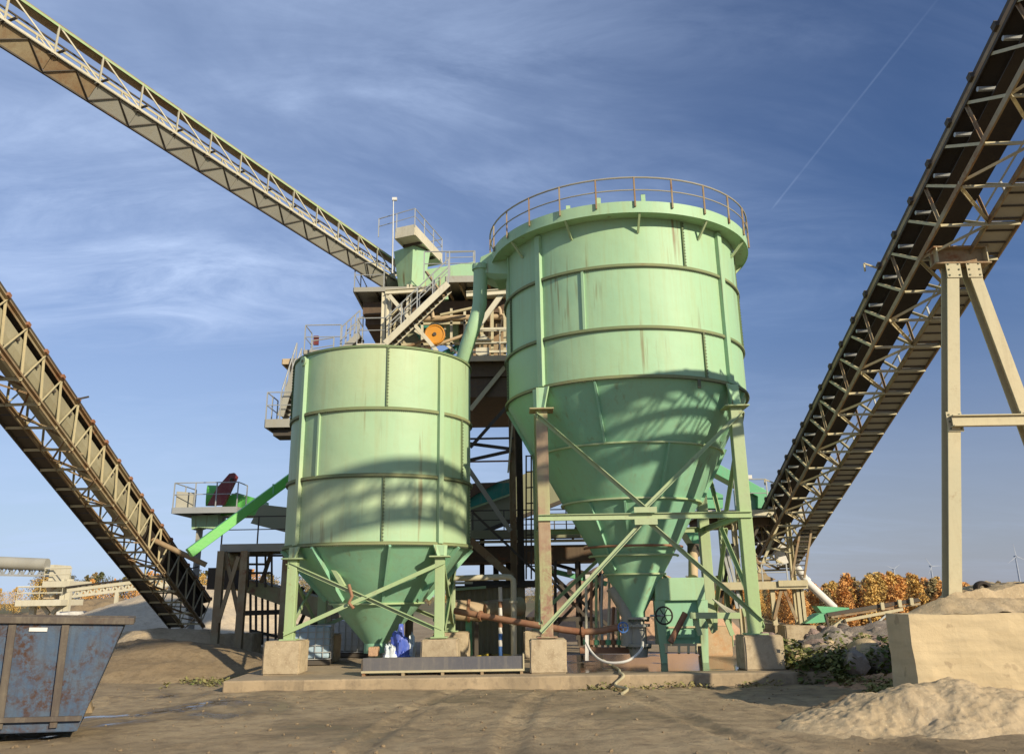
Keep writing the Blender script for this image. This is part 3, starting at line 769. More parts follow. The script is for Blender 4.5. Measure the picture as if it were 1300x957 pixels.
for q in range(nb):
    t = t0+(q+.1)*B2
    MB().box(FLc(t, -.05, -.04), (.07,.10,.08), FLc.u.to_track_quat('Y','Z').to_matrix()).build('idler_bracket', M['pipe_rust'], tc_)
    MB().tube([FLc(t, 0, .35), FLc(t, W2, .35)], .035, 8).build('idler_roller', M['dark_steel'], tc_)
    MB().sheet([FLc(t0+q*B2+.02, W2+.03, H2-.02), FLc(t0+(q+1)*B2-.02, W2+.03, H2-.02), FLc(t0+(q+1)*B2-.02, W2+.42, H2-.02), FLc(t0+q*B2+.02, W2+.42, H2-.02)], .03).build('walkway_plate', M['dark_steel'], tc_)
MB().beam(FLc(t0, W2+.43, H2), FLc(t1, W2+.43, H2), .03, .12, FLc.up).build('toe_board', M['dark_steel'], tc_)
for q in (2.9, 13.2):
    t = t0+q*B2; a_ = FLc(t,-.04,0); MB().beam(a_, a_+V((.28,0,.06)), .035).build('light_arm', M['dark_steel'], tc_)
# steel pipe lying along its foot
MB().tube([at(168,672,24.2), at(205,690,24.6), at(262,717,25)], .075, 10).build('pipe_guide', M['beige_rusty'], tc_, smooth=True)

# upper left conveyor
k3 = 15.5/13
FU = Frame(V((-8.124*k3, 15.5, (11.568-1.55)*k3+1.55)), R(23.39), R(-1.35), -1)
if FU.s.x > 0: FU.s = -FU.s
W3, H3, B3 = .571*k3, .565*k3, .971*k3
t0, t1 = -5*B3, 13.2*B3
tu = thing('belt_conveyor', 'long level lattice conveyor crossing the sky to the top of the plant', 'conveyor', FU(t1, W3/2, H3))
for i, j, mt in ((0,0,'green_steel'),(W3,0,'beige'),(0,H3,'cream'),(W3,H3,'dark_steel')):
    MB().angle(FU(t0,i,j), FU(t1,i,j), .06, .012, FU.up).build('chord', M[mt], tu)
nb = int(round((t1-t0)/B3)); vt, sd_, dg = [], [], []
for q in range(nb+1):
    ta = t0+q*B3
    for i in (0, W3): vt.append(((ta,i,0),(ta,i,H3)))
    if q < nb:
        sd_.append(((ta,0,0),(ta+B3,0,H3))); sd_.append(((ta,W3,0),(ta+B3,W3,H3)))
        dg.append(((ta, 0 if q%2 else W3, H3+.05),(ta+B3, W3 if q%2 else 0, H3+.05)))
        dg.append(((ta, 0, H3+.05),(ta, W3, H3+.05)))
members(tu, FU, vt, .05, 'cream', 'vertical'); members(tu, FU, sd_, .04, 'cream', 'side_diagonal'); members(tu, FU, dg, .045, 'dark_steel', 'bottom_diagonal')
for q in range(nb):
    ta = t0+q*B3
    MB().sheet([FU(ta+.01, .06, H3+.06), FU(ta+B3-.01, .06, H3+.06), FU(ta+B3-.01, .30, H3+.38), FU(ta+.01, .30, H3+.38)], .02).build('spill_plate', M['grey_paint'] if q > 5 else M['beige_rusty'], tu)
    for e_ in (0, B3*.5): MB().beam(FU(ta+B3*.5, .03, H3+.06), FU(ta+e_*2, .27, H3+.40), .026, .02, FU.up).build('stay_shadow_bar', M['dark_steel'], tu)  # dark bars stand for brackets and the lattice shadow on the plates
    MB().sheet([FU(ta+.01, .08, H3-.02), FU(ta+B3-.01, .08, H3-.02), FU(ta+B3-.01, W3-.02, H3-.02), FU(ta+.01, W3-.02, H3-.02)], .02).build('floor_plate', M['grey_paint'], tu)
    MB().tube([FU(ta+.3, .10, .38), FU(ta+.3, W3-.10, .38)], .03, 8).build('idler_roller', M['dark_steel'], tu)
MB().beam(FU(t0,.31,H3+.39), FU(t1,.31,H3+.39), .05, .05, FU.up).build('edge_angle', M['dark_steel'], tu)
belt_sheet(FU, t0, t1, .06, .30, -.01, .03).build('belt', M['beige_rusty'], tu)
for i in (.12, W3-.12): MB().beam(FU(t0,i,.34), FU(t1,i,.34), .03, .035, FU.up).build('stringer', M['dark_steel'], tu)
MB().tube([FU(t0, .03, -.03), FU(t1, .03, -.03)], .035, 8).build('cable_duct', M['beige_rusty'], tu)
# ------------------------------------------------------------------ plant behind the tanks
def spl(P, m=5):
    P = [V(p) for p in P]; out = []
    for i in range(len(P)-1):
        a, b, c, d = P[max(i-1,0)], P[i], P[i+1], P[min(i+2,len(P)-1)]
        for k in range(m):
            t = k/m; out.append(.5*((2*b)+(c-a)*t+(2*a-5*b+4*c-d)*t*t+(3*b-a-3*c+d)*t**3))
    return out+[P[-1]]
def atz(px, py, z):
    a = at(px, py, 10.0) - V((0,0,CAMH)); k = (z-CAMH)/a.z
    return V((a.x*k, a.y*k, z))
def seg(root, name, a, b, w, h=None, mat='beige', up=(0,0,1), parent=None):
    return MB().beam(a, b, w, h, up).build(name, M[mat], root, parent=parent)
def isec(root, name, a, b, w, h, mat='beige', up=(0,0,1), t=.02):
    return MB().hsec(a, b, w, h, t, up).build(name, M[mat], root)
def railing(root, pts, h=.85, sp=1.0, mat='galv', r=.016, knee=True, skip_first=False):
    pts = [V(p) for p in pts]; U = V((0,0,h))
    MB().tube([p+U for p in pts], r*1.25, 6).build('handrail', M[mat], root)
    if knee: MB().tube([p+U*.52 for p in pts], r, 6).build('knee_rail', M[mat], root)
    for a, b in zip(pts[:-1], pts[1:]):
        n = max(1, round((b-a).length/sp))
        for i in range(n):
            p = a.lerp(b, i/n); MB().beam(p-V((0,0,.08)), p+U, .035, .035, (0,1,0)).build('rail_post', M[mat], root)
    MB().beam(pts[-1]-V((0,0,.08)), pts[-1]+U, .035, .035, (0,1,0)).build('rail_post', M[mat], root)
def deck(root, poly, t=.16, mat='grey_paint', name='deck'):
    """walkway: grating sheet on an edge frame with joists below"""
    poly = [V(p) for p in poly]; g = MB(); n = len(poly)
    for i in range(n): g.beam(poly[i]-V((0,0,t/2)), poly[(i+1)%n]-V((0,0,t/2)), .06, t)
    f = g.build('deck_frame', M[mat], root)
    MB().prism([p-V((0,0,.05)) for p in poly], (0,0,.03)).build(name, M[mat], parent=f)
    if n == 4:
        m = max(2, int((poly[1]-poly[0]).length/.6)); j = MB()
        for i in range(1, m):
            a = poly[0].lerp(poly[1], i/m); b = poly[3].lerp(poly[2], i/m)
            j.beam(a-V((0,0,.10)), b-V((0,0,.10)), .04, .10)
        if j.v: j.build('joists', M['dark_steel'], parent=f)['kind'] = 'stuff'
    return f
def stairs(root, a, b, wdir, mat='grey_paint', n=14, w=.65, rail=True):
    a, b = V(a), V(b); wd = V(wdir).normalized()*w
    for o in (V((0,0,0)), wd): MB().beam(a+o, b+o, .04, .20).build('stringer', M[mat], root)
    for i in range(n):
        p = a.lerp(b, (i+.5)/n)
        MB().box(p+wd/2+V((0,0,.0)), (.24, .24, .035)).v
        d = (b-a); d.z = 0; d.normalize()
        MB().prism([p-d*.12, p+d*.12, p+d*.12+wd, p-d*.12+wd], (0,0,.03)).build('tread', M['dark_steel'], root)
    if rail:
        for o in (V((0,0,0)), wd):
            U = V((0,0,.85)); MB().tube([a+o+U, b+o+U], .022, 6).build('handrail', M['galv'], root)
            MB().tube([a+o+U*.5, b+o+U*.5], .016, 6).build('knee_rail', M['galv'], root)
            for i in range(5):
                p = a.lerp(b, i/4)+o; MB().beam(p, p+U, .035, .035, (0,1,0)).build('rail_post', M['galv'], root)

YT2 = 28.0
tw = thing('screening_tower', 'tall beige and green screening tower with decks, stairs and pipes behind the tanks', 'plant tower', (0, YT2, 0))
# columns down to the pad
def col(px0, py0, py1, Y, w=.24, mat='dark_steel', h=None):
    a = at(px0, py0, Y); 
    return MB().hsec((a.x, Y, at(px0, py1, Y).z), (a.x, Y, a.z), w, h or w, .025, (1,0,0)).build('column', M[mat], tw)
dz1 = at(620, 458, 26.5).z      # main deck level
top_z = at(612, 358, 27).z
cols = []
for px, Y, wd_ in ((653, 26.4, .20), (662.5, 26.6, .20), (655, 31.5, .22), (520, 26.6, .22), (520, 31.5, .22), (400, 27.5, .2), (400,31.5,.2)):
    a = at(px, 760, Y)
    zt = dz1-.5
    o = MB().hsec((a.x, Y, 0), (a.x, Y, zt), wd_, wd_, .02, (1,0,0)).build('column', M['dark_steel' if px > 660 or Y > 30 else 'beige_rusty'], tw)
# main deck (seen from below as brown steel) 
xl, xr = at(372, 440, 27).x, at(672, 455, 27).x
zD = dz1
MB().mm((at(560,470,26.5).x, 26.3, zD-1.25), (xr, 31.4, zD-.62)).build('hopper_body', M['brown_box'], tw)
MB().mm((at(520,470,26.5).x, 26.2, zD-.60), (xr+.2, 31.6, zD-.12)).build('deck_girder', M['brown_box'], tw)
deck(tw, [(xl,25.9,zD),(xr,25.9,zD),(xr,31.8,zD),(xl,31.8,zD)], .18, 'pipe_cream')
railing(tw, [(at(597,455,25.95).x,25.95,zD),(xr,25.95,zD)], .85, .9, 'cream')
# upper work deck and its brown screen box
zU = at(600, 368, 27).z
xl2 = at(452, 378, 27).x; xr2 = at(660, 360, 27).x
MB().mm((at(462,395,27.4).x, 27.2, zU-.75), (xr2, 31, zU-.32)).build('screen_box', M['brown_box'], tw)
MB().mm((at(464,405,27.6).x, 27.6, zU-1.0), (at(488,405,27.6).x, 30.5, zU-.76)).build('screen_box', M['brown_box'], tw)
deck(tw, [(xl2,26.6,zU),(at(560,370,27).x,26.6,zU),(at(560,370,27).x,31.2,zU),(xl2,31.2,zU)], .16, 'grey_paint')
deck(tw, [(at(566,360,26).x,26.0,zU+.12),(xr2,26.0,zU+.12),(xr2,31.2,zU+.12),(at(566,360,26).x,31.2,zU+.12)], .22, 'grey_paint')
MB().mm((at(592,360,27).x,26.9,zU-.30),(xr2,27.1,zU+.0)).build('girder', M['beige'], tw)
for i in range(5):
    x0 = at(548+18*i, 375, 26.4).x
    seg(tw, 'roof_strut', (x0, 26.3, zU-.05), (x0+.45, 28.6, zU-.6), .06, .08, 'beige_rusty')
railing(tw, [(xl2,31,zU),(xl2,26.65,zU),(at(487,375,26.65).x,26.65,zU)], .9, 1.1, 'galv')
railing(tw, [(at(538,362,26.05).x,26.05,zU+.12),(at(603,358,26.05).x,26.05,zU+.12)], .9, .9, 'galv')
# pale green screen housing
gb0, gb1 = at(508,362,28.2), at(601,357,28.2)
zt0, zt1 = at(508,347,28.2).z, at(600,332,28.2).z
MB().prism([(gb0.x,28.2,zU+.1),(gb1.x+.05,28.2,zU+.1),(gb1.x+.05,28.2,zt1),(gb0.x,28.2,zt0)], (0,2.6,0)).build('screen_housing', M['green_b'], tw, bevel=.02)
MB().mm((at(617,357,28).x,28.0,zU+.18),(at(645,357,28).x,30.4,zU+.55)).build('screen_housing', M['green_b'], tw)
for px in (540, 559, 578, 597):
    p = at(px, 350, 28.16); MB().beam((p.x,28.16,zU+.15),(p.x,28.16,zU+.95),.04,.03,(0,1,0)).build('housing_stiffener', M['beige'], tw)
railing(tw, [(at(566,335,28.3).x,28.3,zt1-.02),(gb1.x,28.3,zt1),(gb1.x,30.6,zt1)], .42, .7, 'galv')
# front frame: columns, beams and diagonals
for px in (486.5, 493):
    a = at(px, 430, 26.3); MB().hsec((a.x,26.3,zD),(a.x,26.3,at(px,372,26.3).z),.13,.16,.02,(1,0,0)).build('column', M['cream'], tw)
for px in (517, 521.5):
    a = at(px, 400, 26.4); MB().beam((a.x,26.4,at(px,400,26.4).z),(a.x,26.4,zU),.07,.07,(0,1,0)).build('post', M['cream'], tw)
isec(tw, 'beam', at(489,371,26.25), at(541,368,26.25), .12, .16, 'cream')
seg(tw, 'diagonal', at(494,375,26.1), at(555,446,26.1), .12, .09, 'cream', (0,1,0))
seg(tw, 'diagonal', at(639,371,25.7), at(601,423,25.7), .16, .10, 'cream', (0,1,0))
seg(tw, 'diagonal', at(512,385,26.6), at(494,405,26.6), .07, .05, 'beige', (0,1,0))
isec(tw, 'beam', at(592,374,25.6), at(648,370,25.6), .14, .18, 'cream')
for a in ((455,436),):
    pass
# stair from the main deck to the upper deck, with a landing
sa, sb = at(489,436,25.5), at(569,360,25.5)
stairs(tw, sa, sb, (0,1,0), 'cream', 15, .6)
la_, lb_ = at(453,434,25.5), at(489,434,25.5); la_.z = lb_.z = sa.z
deck(tw, [la_, lb_, lb_+V((0,.9,0)), la_+V((0,.9,0))], .22, 'cream')
railing(tw, [la_+V((0,.9,0)), la_, lb_], .85, .8, 'galv')
ll0, ll1 = at(386,448,26.5), at(432,440,26.5); ll0.z = ll1.z = at(410,444,26.5).z
deck(tw, [ll0, ll1, ll1+V((0,.9,0)), ll0+V((0,.9,0))], .14, 'grey_paint')
railing(tw, [ll0+V((0,.9,0)), ll0, ll1], .85, .9, 'galv')
railing(tw, [ll0+V((.3,-.2,-.3)), ll0+V((1.0,-.2,-.2))], .55, .5, 'galv')
stairs(tw, at(433,446,26.5), at(456,425,26.5), (0,1,0), 'grey_paint', 5, .6)
MB().box(ll0+V((.35,.1,.35)), (.16,.1,.3)).build('control_box', M['red'], tw)
# outside stair and platform on the far left of the small tank
pl0, pl1 = at(337,537,25.6), at(372,537,25.6); pl0.z = pl1.z = at(350,532,25.6).z
deck(tw, [pl0, pl1, pl1+V((0,1.2,0)), pl0+V((0,1.2,0))], .26, 'grey_paint')
MB().mm((pl0.x+.2, 25.8, pl0.z-.48), (pl1.x, 26.6, pl0.z-.27)).build('platform_bracket', M['dark_steel'], tw)
railing(tw, [pl1+V((0,0,0)), pl0, pl0+V((0,1.2,0))], .85, .5, 'galv')
stairs(tw, at(356,528,25.8), at(375,468,25.8), (0,1,0), 'grey_paint', 10, .6)
# pipes, guard disc and drives
MB().tube([at(526,405,27), at(643,402,27)], .10, 14).build('water_pipe', M['pipe_cream'], tw, smooth=True)
MB().tube([at(559,400,26.6), at(600,391,26.6)], .05, 10).build('water_pipe', M['beige'], tw, smooth=True)
MB().tube([at(530,446,26.6), at(588,426,26.6)], .055, 10).build('water_pipe', M['pipe_cream'], tw, smooth=True)
MB().tube([at(500,446,26.4), at(545,430,26.4)], .05, 10).build('water_pipe', M['beige_rusty'], tw, smooth=True)
for px, py in ((547,393),(633,390)):
    MB().tube([at(px,py,26.9), at(px+2,py+4,26.9), at(px+3,py+11,26.9)], .06, 10).build('pipe_elbow', M['pipe_cream'], tw, smooth=True)
dc = at(552,425,26.2)
MB().tube([dc+V((0,-.06,0)), dc+V((0,.06,0))], .335, 28).build('drive_guard', M['orange'], tw)
MB().prism([at(560,447,27.1), at(590,432,27.1), at(590,440,27.1), at(572,450,27.1)], (0,.2,0)).build('chute_plate', M['teal'], tw)
MB().tube([at(538,420,27.5)+V((0,0,0)), at(538,420,27.5)+V((0,.4,0))], .26, 20).build('drive_guard', M['teal'], tw)
MB().mm(at(510,440,28), at(548,420,29)).build('feed_box', M['gallery'], tw)
MB().mm(at(555,428,28.2), at(584,408,29.2)).build('feed_box', M['green_b'], tw)
MB().mm(at(597,456,28.2), at(641,420,29.6)).build('back_panel', M['beige_rusty'], tw)
for px in (599, 612, 625, 641): seg(tw, 'post', at(px,455,26.6), at(px,395,26.6), .09, .09, 'beige', (0,1,0))
for yy in (436, 447, 418): seg(tw, 'rail_beam', at(597,yy,26.5), at(645,yy-1,26.5), .07, .07, 'cream')
MB().prism([at(604,441,26.3), at(621,441,26.3), at(621,449,26.3), at(613,454,26.3), at(604,449,26.3)], (0,.4,0)).build('sight_hopper', M['cream'], tw)
MB().prism([at(604,432,26.3), at(614,424,26.3), at(624,432,26.3)], (0,.5,0)).build('bearing_housing', M['cream'], tw)
MB().tube([dc+V((0,-.10,0)), dc+V((0,-.055,0))], .06, 12).build('guard_hub', M['dark_steel'], tw)
MB().tube([dc+V((math.cos(t)*.30,-.07,math.sin(t)*.30)) for t in [i*math.pi/14 for i in range(29)]], .018, 6, False).build('guard_rim', M['orange'], tw)
rnd = random.Random(31)
for i in range(9): 
    px = rnd.uniform(500, 590); a = at(px, rnd.uniform(398,436), rnd.uniform(26.7,27.4)); seg(tw, 'strut', a, a+V((rnd.uniform(-.3,.9), 0, rnd.uniform(-.7,.5))), .07, .05, rnd.choice(('cream','beige','pipe_cream')), (0,1,0))
for yy in (412, 438): seg(tw, 'rail_beam', at(496,yy,27.0), at(596,yy-2,27.0), .08, .08, 'beige')
for px in (508, 536, 573, 590): seg(tw, 'post', at(px,446,27.0), at(px,392,27.0), .08, .08, 'cream', (0,1,0))
for px in (606, 618, 632): seg(tw, 'strut', at(px,452,26.8), at(px+6,398,26.8), .05, .05, 'pipe_cream', (0,1,0))
for px, py in ((610,405),(632,412),(622,398)): MB().tube([at(px,py,26.9), at(px,py+9,26.9)], .10, 12).build('valve_body', M['pipe_cream'], tw)
# head box and chute fed by the long conveyor
A = at(526.5,295,26.2); z0 = A.z; B_ = atz(561,332,z0); C_ = atz(502,300,z0); D_ = B_ + (C_-A)
h_ = .28
fr = deck(tw, [A, B_, D_, C_], .10, 'cream')
ba = (B_-A).normalized(); ca = (C_-A).normalized()
for p, q in ((A,B_),(A,C_),(C_,D_)):
    MB().sheet([p, q, q+V((0,0,h_)), p+V((0,0,h_))], .03).build('kick_plate', M['cream'], tw)
MB().sheet([A+ca*.02+V((0,0,h_+.01)), B_+V((0,0,h_+.01)), D_+V((0,0,h_+.01)), C_+V((0,0,h_+.01))], .02).build('head_cover', M['cream'], tw)
railing(tw, [D_+V((0,0,h_)), B_+V((0,0,h_)), A+V((0,0,h_)), C_+ (C_-A)*.9 +V((0,0,h_-.1))], .60, .9, 'galv')
c0 = A + (B_-A)*.28 + (C_-A)*.35; c0.z = z0-.1
def quad_at(c, w, d, zz): return [V((c.x-w/2,c.y-d/2,zz)), V((c.x+w/2,c.y-d/2,zz)), V((c.x+w/2,c.y+d/2,zz)), V((c.x-w/2,c.y+d/2,zz))]
def frustum(t, b):
    return MB().add(t+b, [(0,1,2,3),(7,6,5,4)]+[(i,(i+1)%4,4+(i+1)%4,4+i) for i in range(4)])
rotm = Matrix.Rotation(R(-38),3,'Z')
def rq(c, w, d, zz): return [c*1 + rotm @ V((x*w/2, y*d/2, 0)) + V((0,0,zz-c.z)) for x, y in ((-1,-1),(1,-1),(1,1),(-1,1))]
cc = at(523,325,27.6)
frustum(rq(cc,.95,.85,z0-.12), rq(cc,.62,.62,zU+.3)).build('feed_chute', M['green_b'], tw)
MB().beam(at(541,345,26.6), at(563,376,25.8), .09, .06).build('cable_tray', M['beige_rusty'], tw)
pc = at(498,347,26.4); 
MB().tube([pc, at(499.5,252,26.4)], [.03,.018], 8).build('lamp_pole', M['galv'], tw)
MB().box(at(501,253,26.4), (.16,.10,.10)).build('floodlight', M['white_paint'], tw)
# lower bracing between the tanks
for a, b, w_, mt in (((641,466,26.2),(597,520,26.2),.13,'beige'),((647,512,26.3),(597,568,26.3),.10,'dark_steel'),((596,557,26.3),(652,556,26.3),.06,'dark_steel'),
    ((596,563,26.5),(650,570,26.3),.10,'dark_steel'),((596,584,26.3),(650,572,26.3),.10,'dark_steel'),((596,586,26.5),(650,585,26.3),.05,'pipe_rust'),
    ((590,588,26.2),(648,674,26.2),.14,'grey_paint'),((600,650,26),(690,735,26),.07,'dark_steel'),((597,686,25.6),(650,733,25.6),.22,'beige_rusty'),((645,600,26),(652,520,26.2),.05,'beige')):
    seg(tw, 'diagonal', at(*a), at(*b), w_, w_*.6, mt, (0,1,0))
# caged ladder
for px in (668, 674.5, 682):
    seg(tw, 'ladder_stile', at(px,578,25.5), at(px,735,25.5), .045, .045, 'dark_steel', (0,1,0))
for i in range(8):
    yy = 579 + 20*i
    seg(tw, 'ladder_rung', at(667,yy,25.5), at(683,yy-1,25.5), .035, .035, 'dark_steel')

# inclined gallery behind the tanks
gal = thing('inclined_gallery', 'inclined olive sheeted belt gallery glimpsed between the tanks', 'conveyor gallery', at(600,700,29.5))
g = [at(585,652,29), at(585,685,29), at(735,627,29), at(735,572,29), at(662,603,29), at(630,612,29)]
MB().prism(g, (0,1.3,0)).build('side_sheeting', M['gallery'], gal)
MB().prism([at(585,648,28.95), at(655,624,28.95), at(655,613,28.95), at(628,613,28.95), at(585,636,28.95)], (0,.04,0)).build('side_panel', M['teal'], gal)
seg(gal, 'edge_beam', at(585,686,28.9), at(735,628,28.9), .16, .12, 'dark_steel')
seg(gal, 'edge_beam', at(585,650,28.88), at(655,625,28.88), .05, .06, 'green_steel')
MB().prism([at(585,640,28.8), at(603,628,28.8), at(632,612,28.8), at(603,613,28.8), at(585,618,28.8)], (0,1.0,0)).build('roof_sheet', M['brown_box'], gal)
for px, y0, y1 in ((612,674,730),(690,650,730)): seg(gal, 'support', at(px,y0,29.4), at(px,y1,29.4)-V((0,0,.8)), .16, .16, 'dark_steel', (0,1,0))

# cross platform at mid height
xp = thing('service_platform', 'dark brown service platform with olive edge beam behind the tank legs', 'platform', at(680,760,27.5))
zP = at(670,676,27).z
xa, xb = at(560,680,27).x, at(760,680,27).x
MB().mm((xa,27.0,zP-.16),(xb,27.15,zP+.10)).build('edge_beam', M['gallery'], xp)
MB().mm((xa,27.3,zP-.28),(xb,27.4,zP-.2)).build('edge_strip', M['cream'], xp)
MB().mm((xa,27.5,zP-.85),(xb,30.2,zP-.36)).build('deep_girder', M['brown_box'], xp)
deck(xp, [(xa,27.2,zP+.1),(xb,27.2,zP+.1),(xb,30.2,zP+.1),(xa,30.2,zP+.1)], .1, 'dark_steel')
railing(xp, [(xa,27.2,zP+.1),(xb,27.2,zP+.1)], .62, 1.0, 'dark_steel')
railing(xp, [(xa,30.1,zP+.1),(xb,30.1,zP+.1)], .75, 1.2, 'dark_steel')
for px in (630, 646, 735):
    p = at(px, 760, 28.5); MB().hsec((p.x,28.5,0),(p.x,28.5,zP-.4),.18,.18,.02,(1,0,0)).build('column', M['dark_steel'], xp)
seg(xp, 'beam', at(590,741,26.5), at(690,741,26.5), .2, .2, 'dark_steel')
seg(xp, 'beam', at(650,690,26.7)-V((0,0,2.2)), at(760,690,26.7)-V((0,0,2.2)), .12, .12, 'dark_steel')
MB().tube([at(660,650,27.4)+V((1.9,0,-.2)), at(728,680,27.3), at(735,676,27.3)], .05, 8).build('valve_pipe', M['dark_steel'], xp)
for a, b in (((690,725,27.4),(760,800,27.4)),((770,725,27.4),(700,800,27.4)),((700,728,28),(795,815,28))):
    seg(xp, 'diagonal', at(*a), at(*b), .09, .06, 'dark_steel', (0,1,0))
for px in (705, 733, 762): seg(xp, 'post', at(px,705,27.6), at(px,812,27.6), .09, .09, 'dark_steel', (0,1,0))

# small green conveyor descending behind the large tank
gc = thing('belt_conveyor', 'small green troughed conveyor sloping down behind the rusty tank leg', 'conveyor', at(730,750,31))
MB().beam(at(690,712,31), at(760,732,31), .5, .10).build('belt', M['belt'], gc)
seg(gc, 'frame', at(690,722,30.8), at(770,741,30.8), .5, .16, 'mach_green')
for px, py in ((700,722),(723,727),(746,733)): MB().box(at(px,py-1,30.5), (.16,.1,.16)).build('idler_bracket', M['white_paint'], gc)
seg(gc, 'support', at(700,725,31), at(730,770,31), .12, .12, 'dark_steel'); seg(gc, 'support', at(760,740,31), at(735,790,31), .12, .12, 'dark_steel')

# far pale conveyor seen under the platform
# shed and pipework between the tanks
sh = thing('clad_shed', 'olive brown corrugated steel shed standing between the two tanks', 'shed', at(620,820,25.4))
s0, s1 = at(574,800,25.0), at(667,800,25.0); zs1 = at(620,746,25).z
n = 46; mb = MB()
prof = []
for i in range(n+1):
    x = s0.x + (s1.x-s0.x)*i/n; prof.append(V((x, 25.0 - (.025 if (i//2)%2 else 0), 0)))
prof += [V((s1.x, 27.0, 0)), V((s0.x, 27.0, 0))]
mb.prism(prof, (0,0,zs1)); mb.build('wall', M['shed'], sh)
MB().mm((s0.x-.1,24.9,zs1),(s1.x+.1,27.1,zs1+.07)).build('roof', M['dark_steel'], sh)
MB().mm((at(580,1,25).x+.0,24.94,at(600,741,25).z),(at(600,741,25).x,25.1,at(600,738,25).z)).build('fascia', M['cream'], sh)
MB().beam(at(578,748,24.85), at(617,745,24.85), .05, .07).build('light_tube', M['green_l'], sh)
pf = thing('pipe_portal', 'cream pipe portal standing in front of the olive shed', 'pipe frame', at(652,832,22.8))
MB().tube([at(575,734,22.8), at(640,732,22.8), at(648,732.5,22.8), at(651.5,736,22.8), at(652,744,22.8), at(652.5,834,22.8)], .075, 12).build('pipe', M['cream'], pf, smooth=True)
for py in (762, 790): MB().tube([at(652,py,22.8), at(652,py+3,22.8)], .11, 12).build('pipe_flange', M['cream'], pf)
dr = thing('pipe_drum', 'beige cylindrical drum with dark tail lying in front of the shed', 'drum', at(610,790,23.4))
MB().tube([at(574,774,23.4), at(594,775,23.4), at(596,775,23.4), at(613,777,23.4)], [.26,.26,.24,.24], 20).build('drum_body', M['pipe_cream'], dr, smooth=True)
MB().tube([at(594,775,23.4), at(597,775,23.4)], .29, 20).build('drum_band', M['pipe_rust'], dr)
MB().tube([at(613,775,23.4), at(662,769,24.0)], .24, 20).build('drum_tail', M['green_rusty'], dr, smooth=True)
seg(dr, 'support', at(605,780,23.4), at(605,832,23.4), .1, .1, 'dark_steel', (0,1,0))
rp = thing('slurry_pipe', 'rust-brown slurry pipe running behind the tank legs to the blue valve', 'pipe', at(690,830,20.3))
pts = [at(577,775,21.5), at(610,781,21.3), at(650,788,21.0), at(692,795,20.7), at(715,799,20.6), at(740,802,20.5), at(765,800,20.45), at(788,795,20.4)]
MB().tube(pts, .075, 12).build('pipe', M['pipe_rust'], rp, smooth=True)
for i in (1, 3, 5): 
    d_ = (pts[i+1]-pts[i]).normalized()*.03; MB().tube([pts[i]-d_, pts[i]+d_], .115, 12).build('pipe_flange', M['pipe_rust'], rp)
seg(rp, 'pipe_support', at(745,804,20.5), at(745,838,20.5), .08, .08, 'white_paint', (0,1,0))
wv = at(791,796,20.2)
mb = MB(); mb.tube([wv+V((math.cos(t)*.11,0,math.sin(t)*.11)) for t in [i*math.pi/8 for i in range(17)]], .018, 6, False)
for t in (0, math.pi/2): mb.beam(wv-V((math.cos(t)*.11,0,math.sin(t)*.11)), wv+V((math.cos(t)*.11,0,math.sin(t)*.11)), .02)
M['blue'] = paint('blue_enamel', (.05,.16,.45), rust=.1)
mb.build('handwheel', M['blue'], rp)
MB().tube([wv+V((0,.02,0)), wv+V((0,.25,0))], .03, 8).build('valve_stem', M['galv'], rp)
MB().tube([at(777,745,21.2), at(789,765,21.2), at(797,782,21.2), at(797,820,21.2)], .16, 16).build('riser_pipe', M['grey_paint'], rp, smooth=True)
pm = thing('marker_pole', 'rust and white banded marker pole in front of the shed', 'pole', at(636,834,23))
bands = [745,763,771,786,796,804,812,820,832]
for i in range(len(bands)-1):
    MB().tube([at(635,bands[i],23), at(635.5,bands[i+1],23)], .05, 8).build('pole_band', M['white_paint' if i%2 == 0 else ('pipe_rust' if i < 5 else 'blue')], pm)
gf = thing('steel_stand', 'bright green steel stand behind the shaded block', 'steel stand', at(590,830,23.6))
seg(gf, 'post', at(595,782,23.6), at(595.5,832,23.6), .16, .16, 'mach_green', (0,1,0)); seg(gf, 'post', at(556,782,23.6), at(556,832,23.6), .16, .16, 'mach_green', (0,1,0))
seg(gf, 'beam', at(550,785,23.6), at(599,784,23.6), .12, .14, 'mach_green')

# manifold of small pipes beside the large cone
mf = thing('valve_manifold', 'cluster of thin vertical pipes and red-brown valves left of the large cone', 'pipe manifold', at(765,825,21.8))
MB().beam(at(736,825,21.8), at(800,825,21.8), .14, .14).build('base_rail', M['pipe_rust'], mf)
rnd = random.Random(3)
for i, px in enumerate((744,751,757,765,772,779,786)):
    top = rnd.choice((700,735,745,770,728))
    MB().tube([at(px,top,21.8), at(px+rnd.uniform(-2,2),(top+822)/2,21.8), at(px,822,21.8)], .035, 8).build('standpipe', M[('cream','pipe_rust','green_steel','galv')[i%4]], mf, smooth=True)
    MB().tube([at(px,812,21.75), at(px,818,21.75)], .075, 10).build('valve_body', M['pipe_rust' if i%2 else 'mach_green'], mf)
MB().tube([at(765,733,21.8), at(775,731,21.6), at(783,748,21.5), at(795,748,21.5)], .03, 8).build('standpipe', M['galv'], mf, smooth=True)
MB().tube([at(768,728,21.8), at(772,724,21.8), at(778,727,21.8), at(776,733,21.8)], .03, 8).build('standpipe', M['galv'], mf, smooth=True)

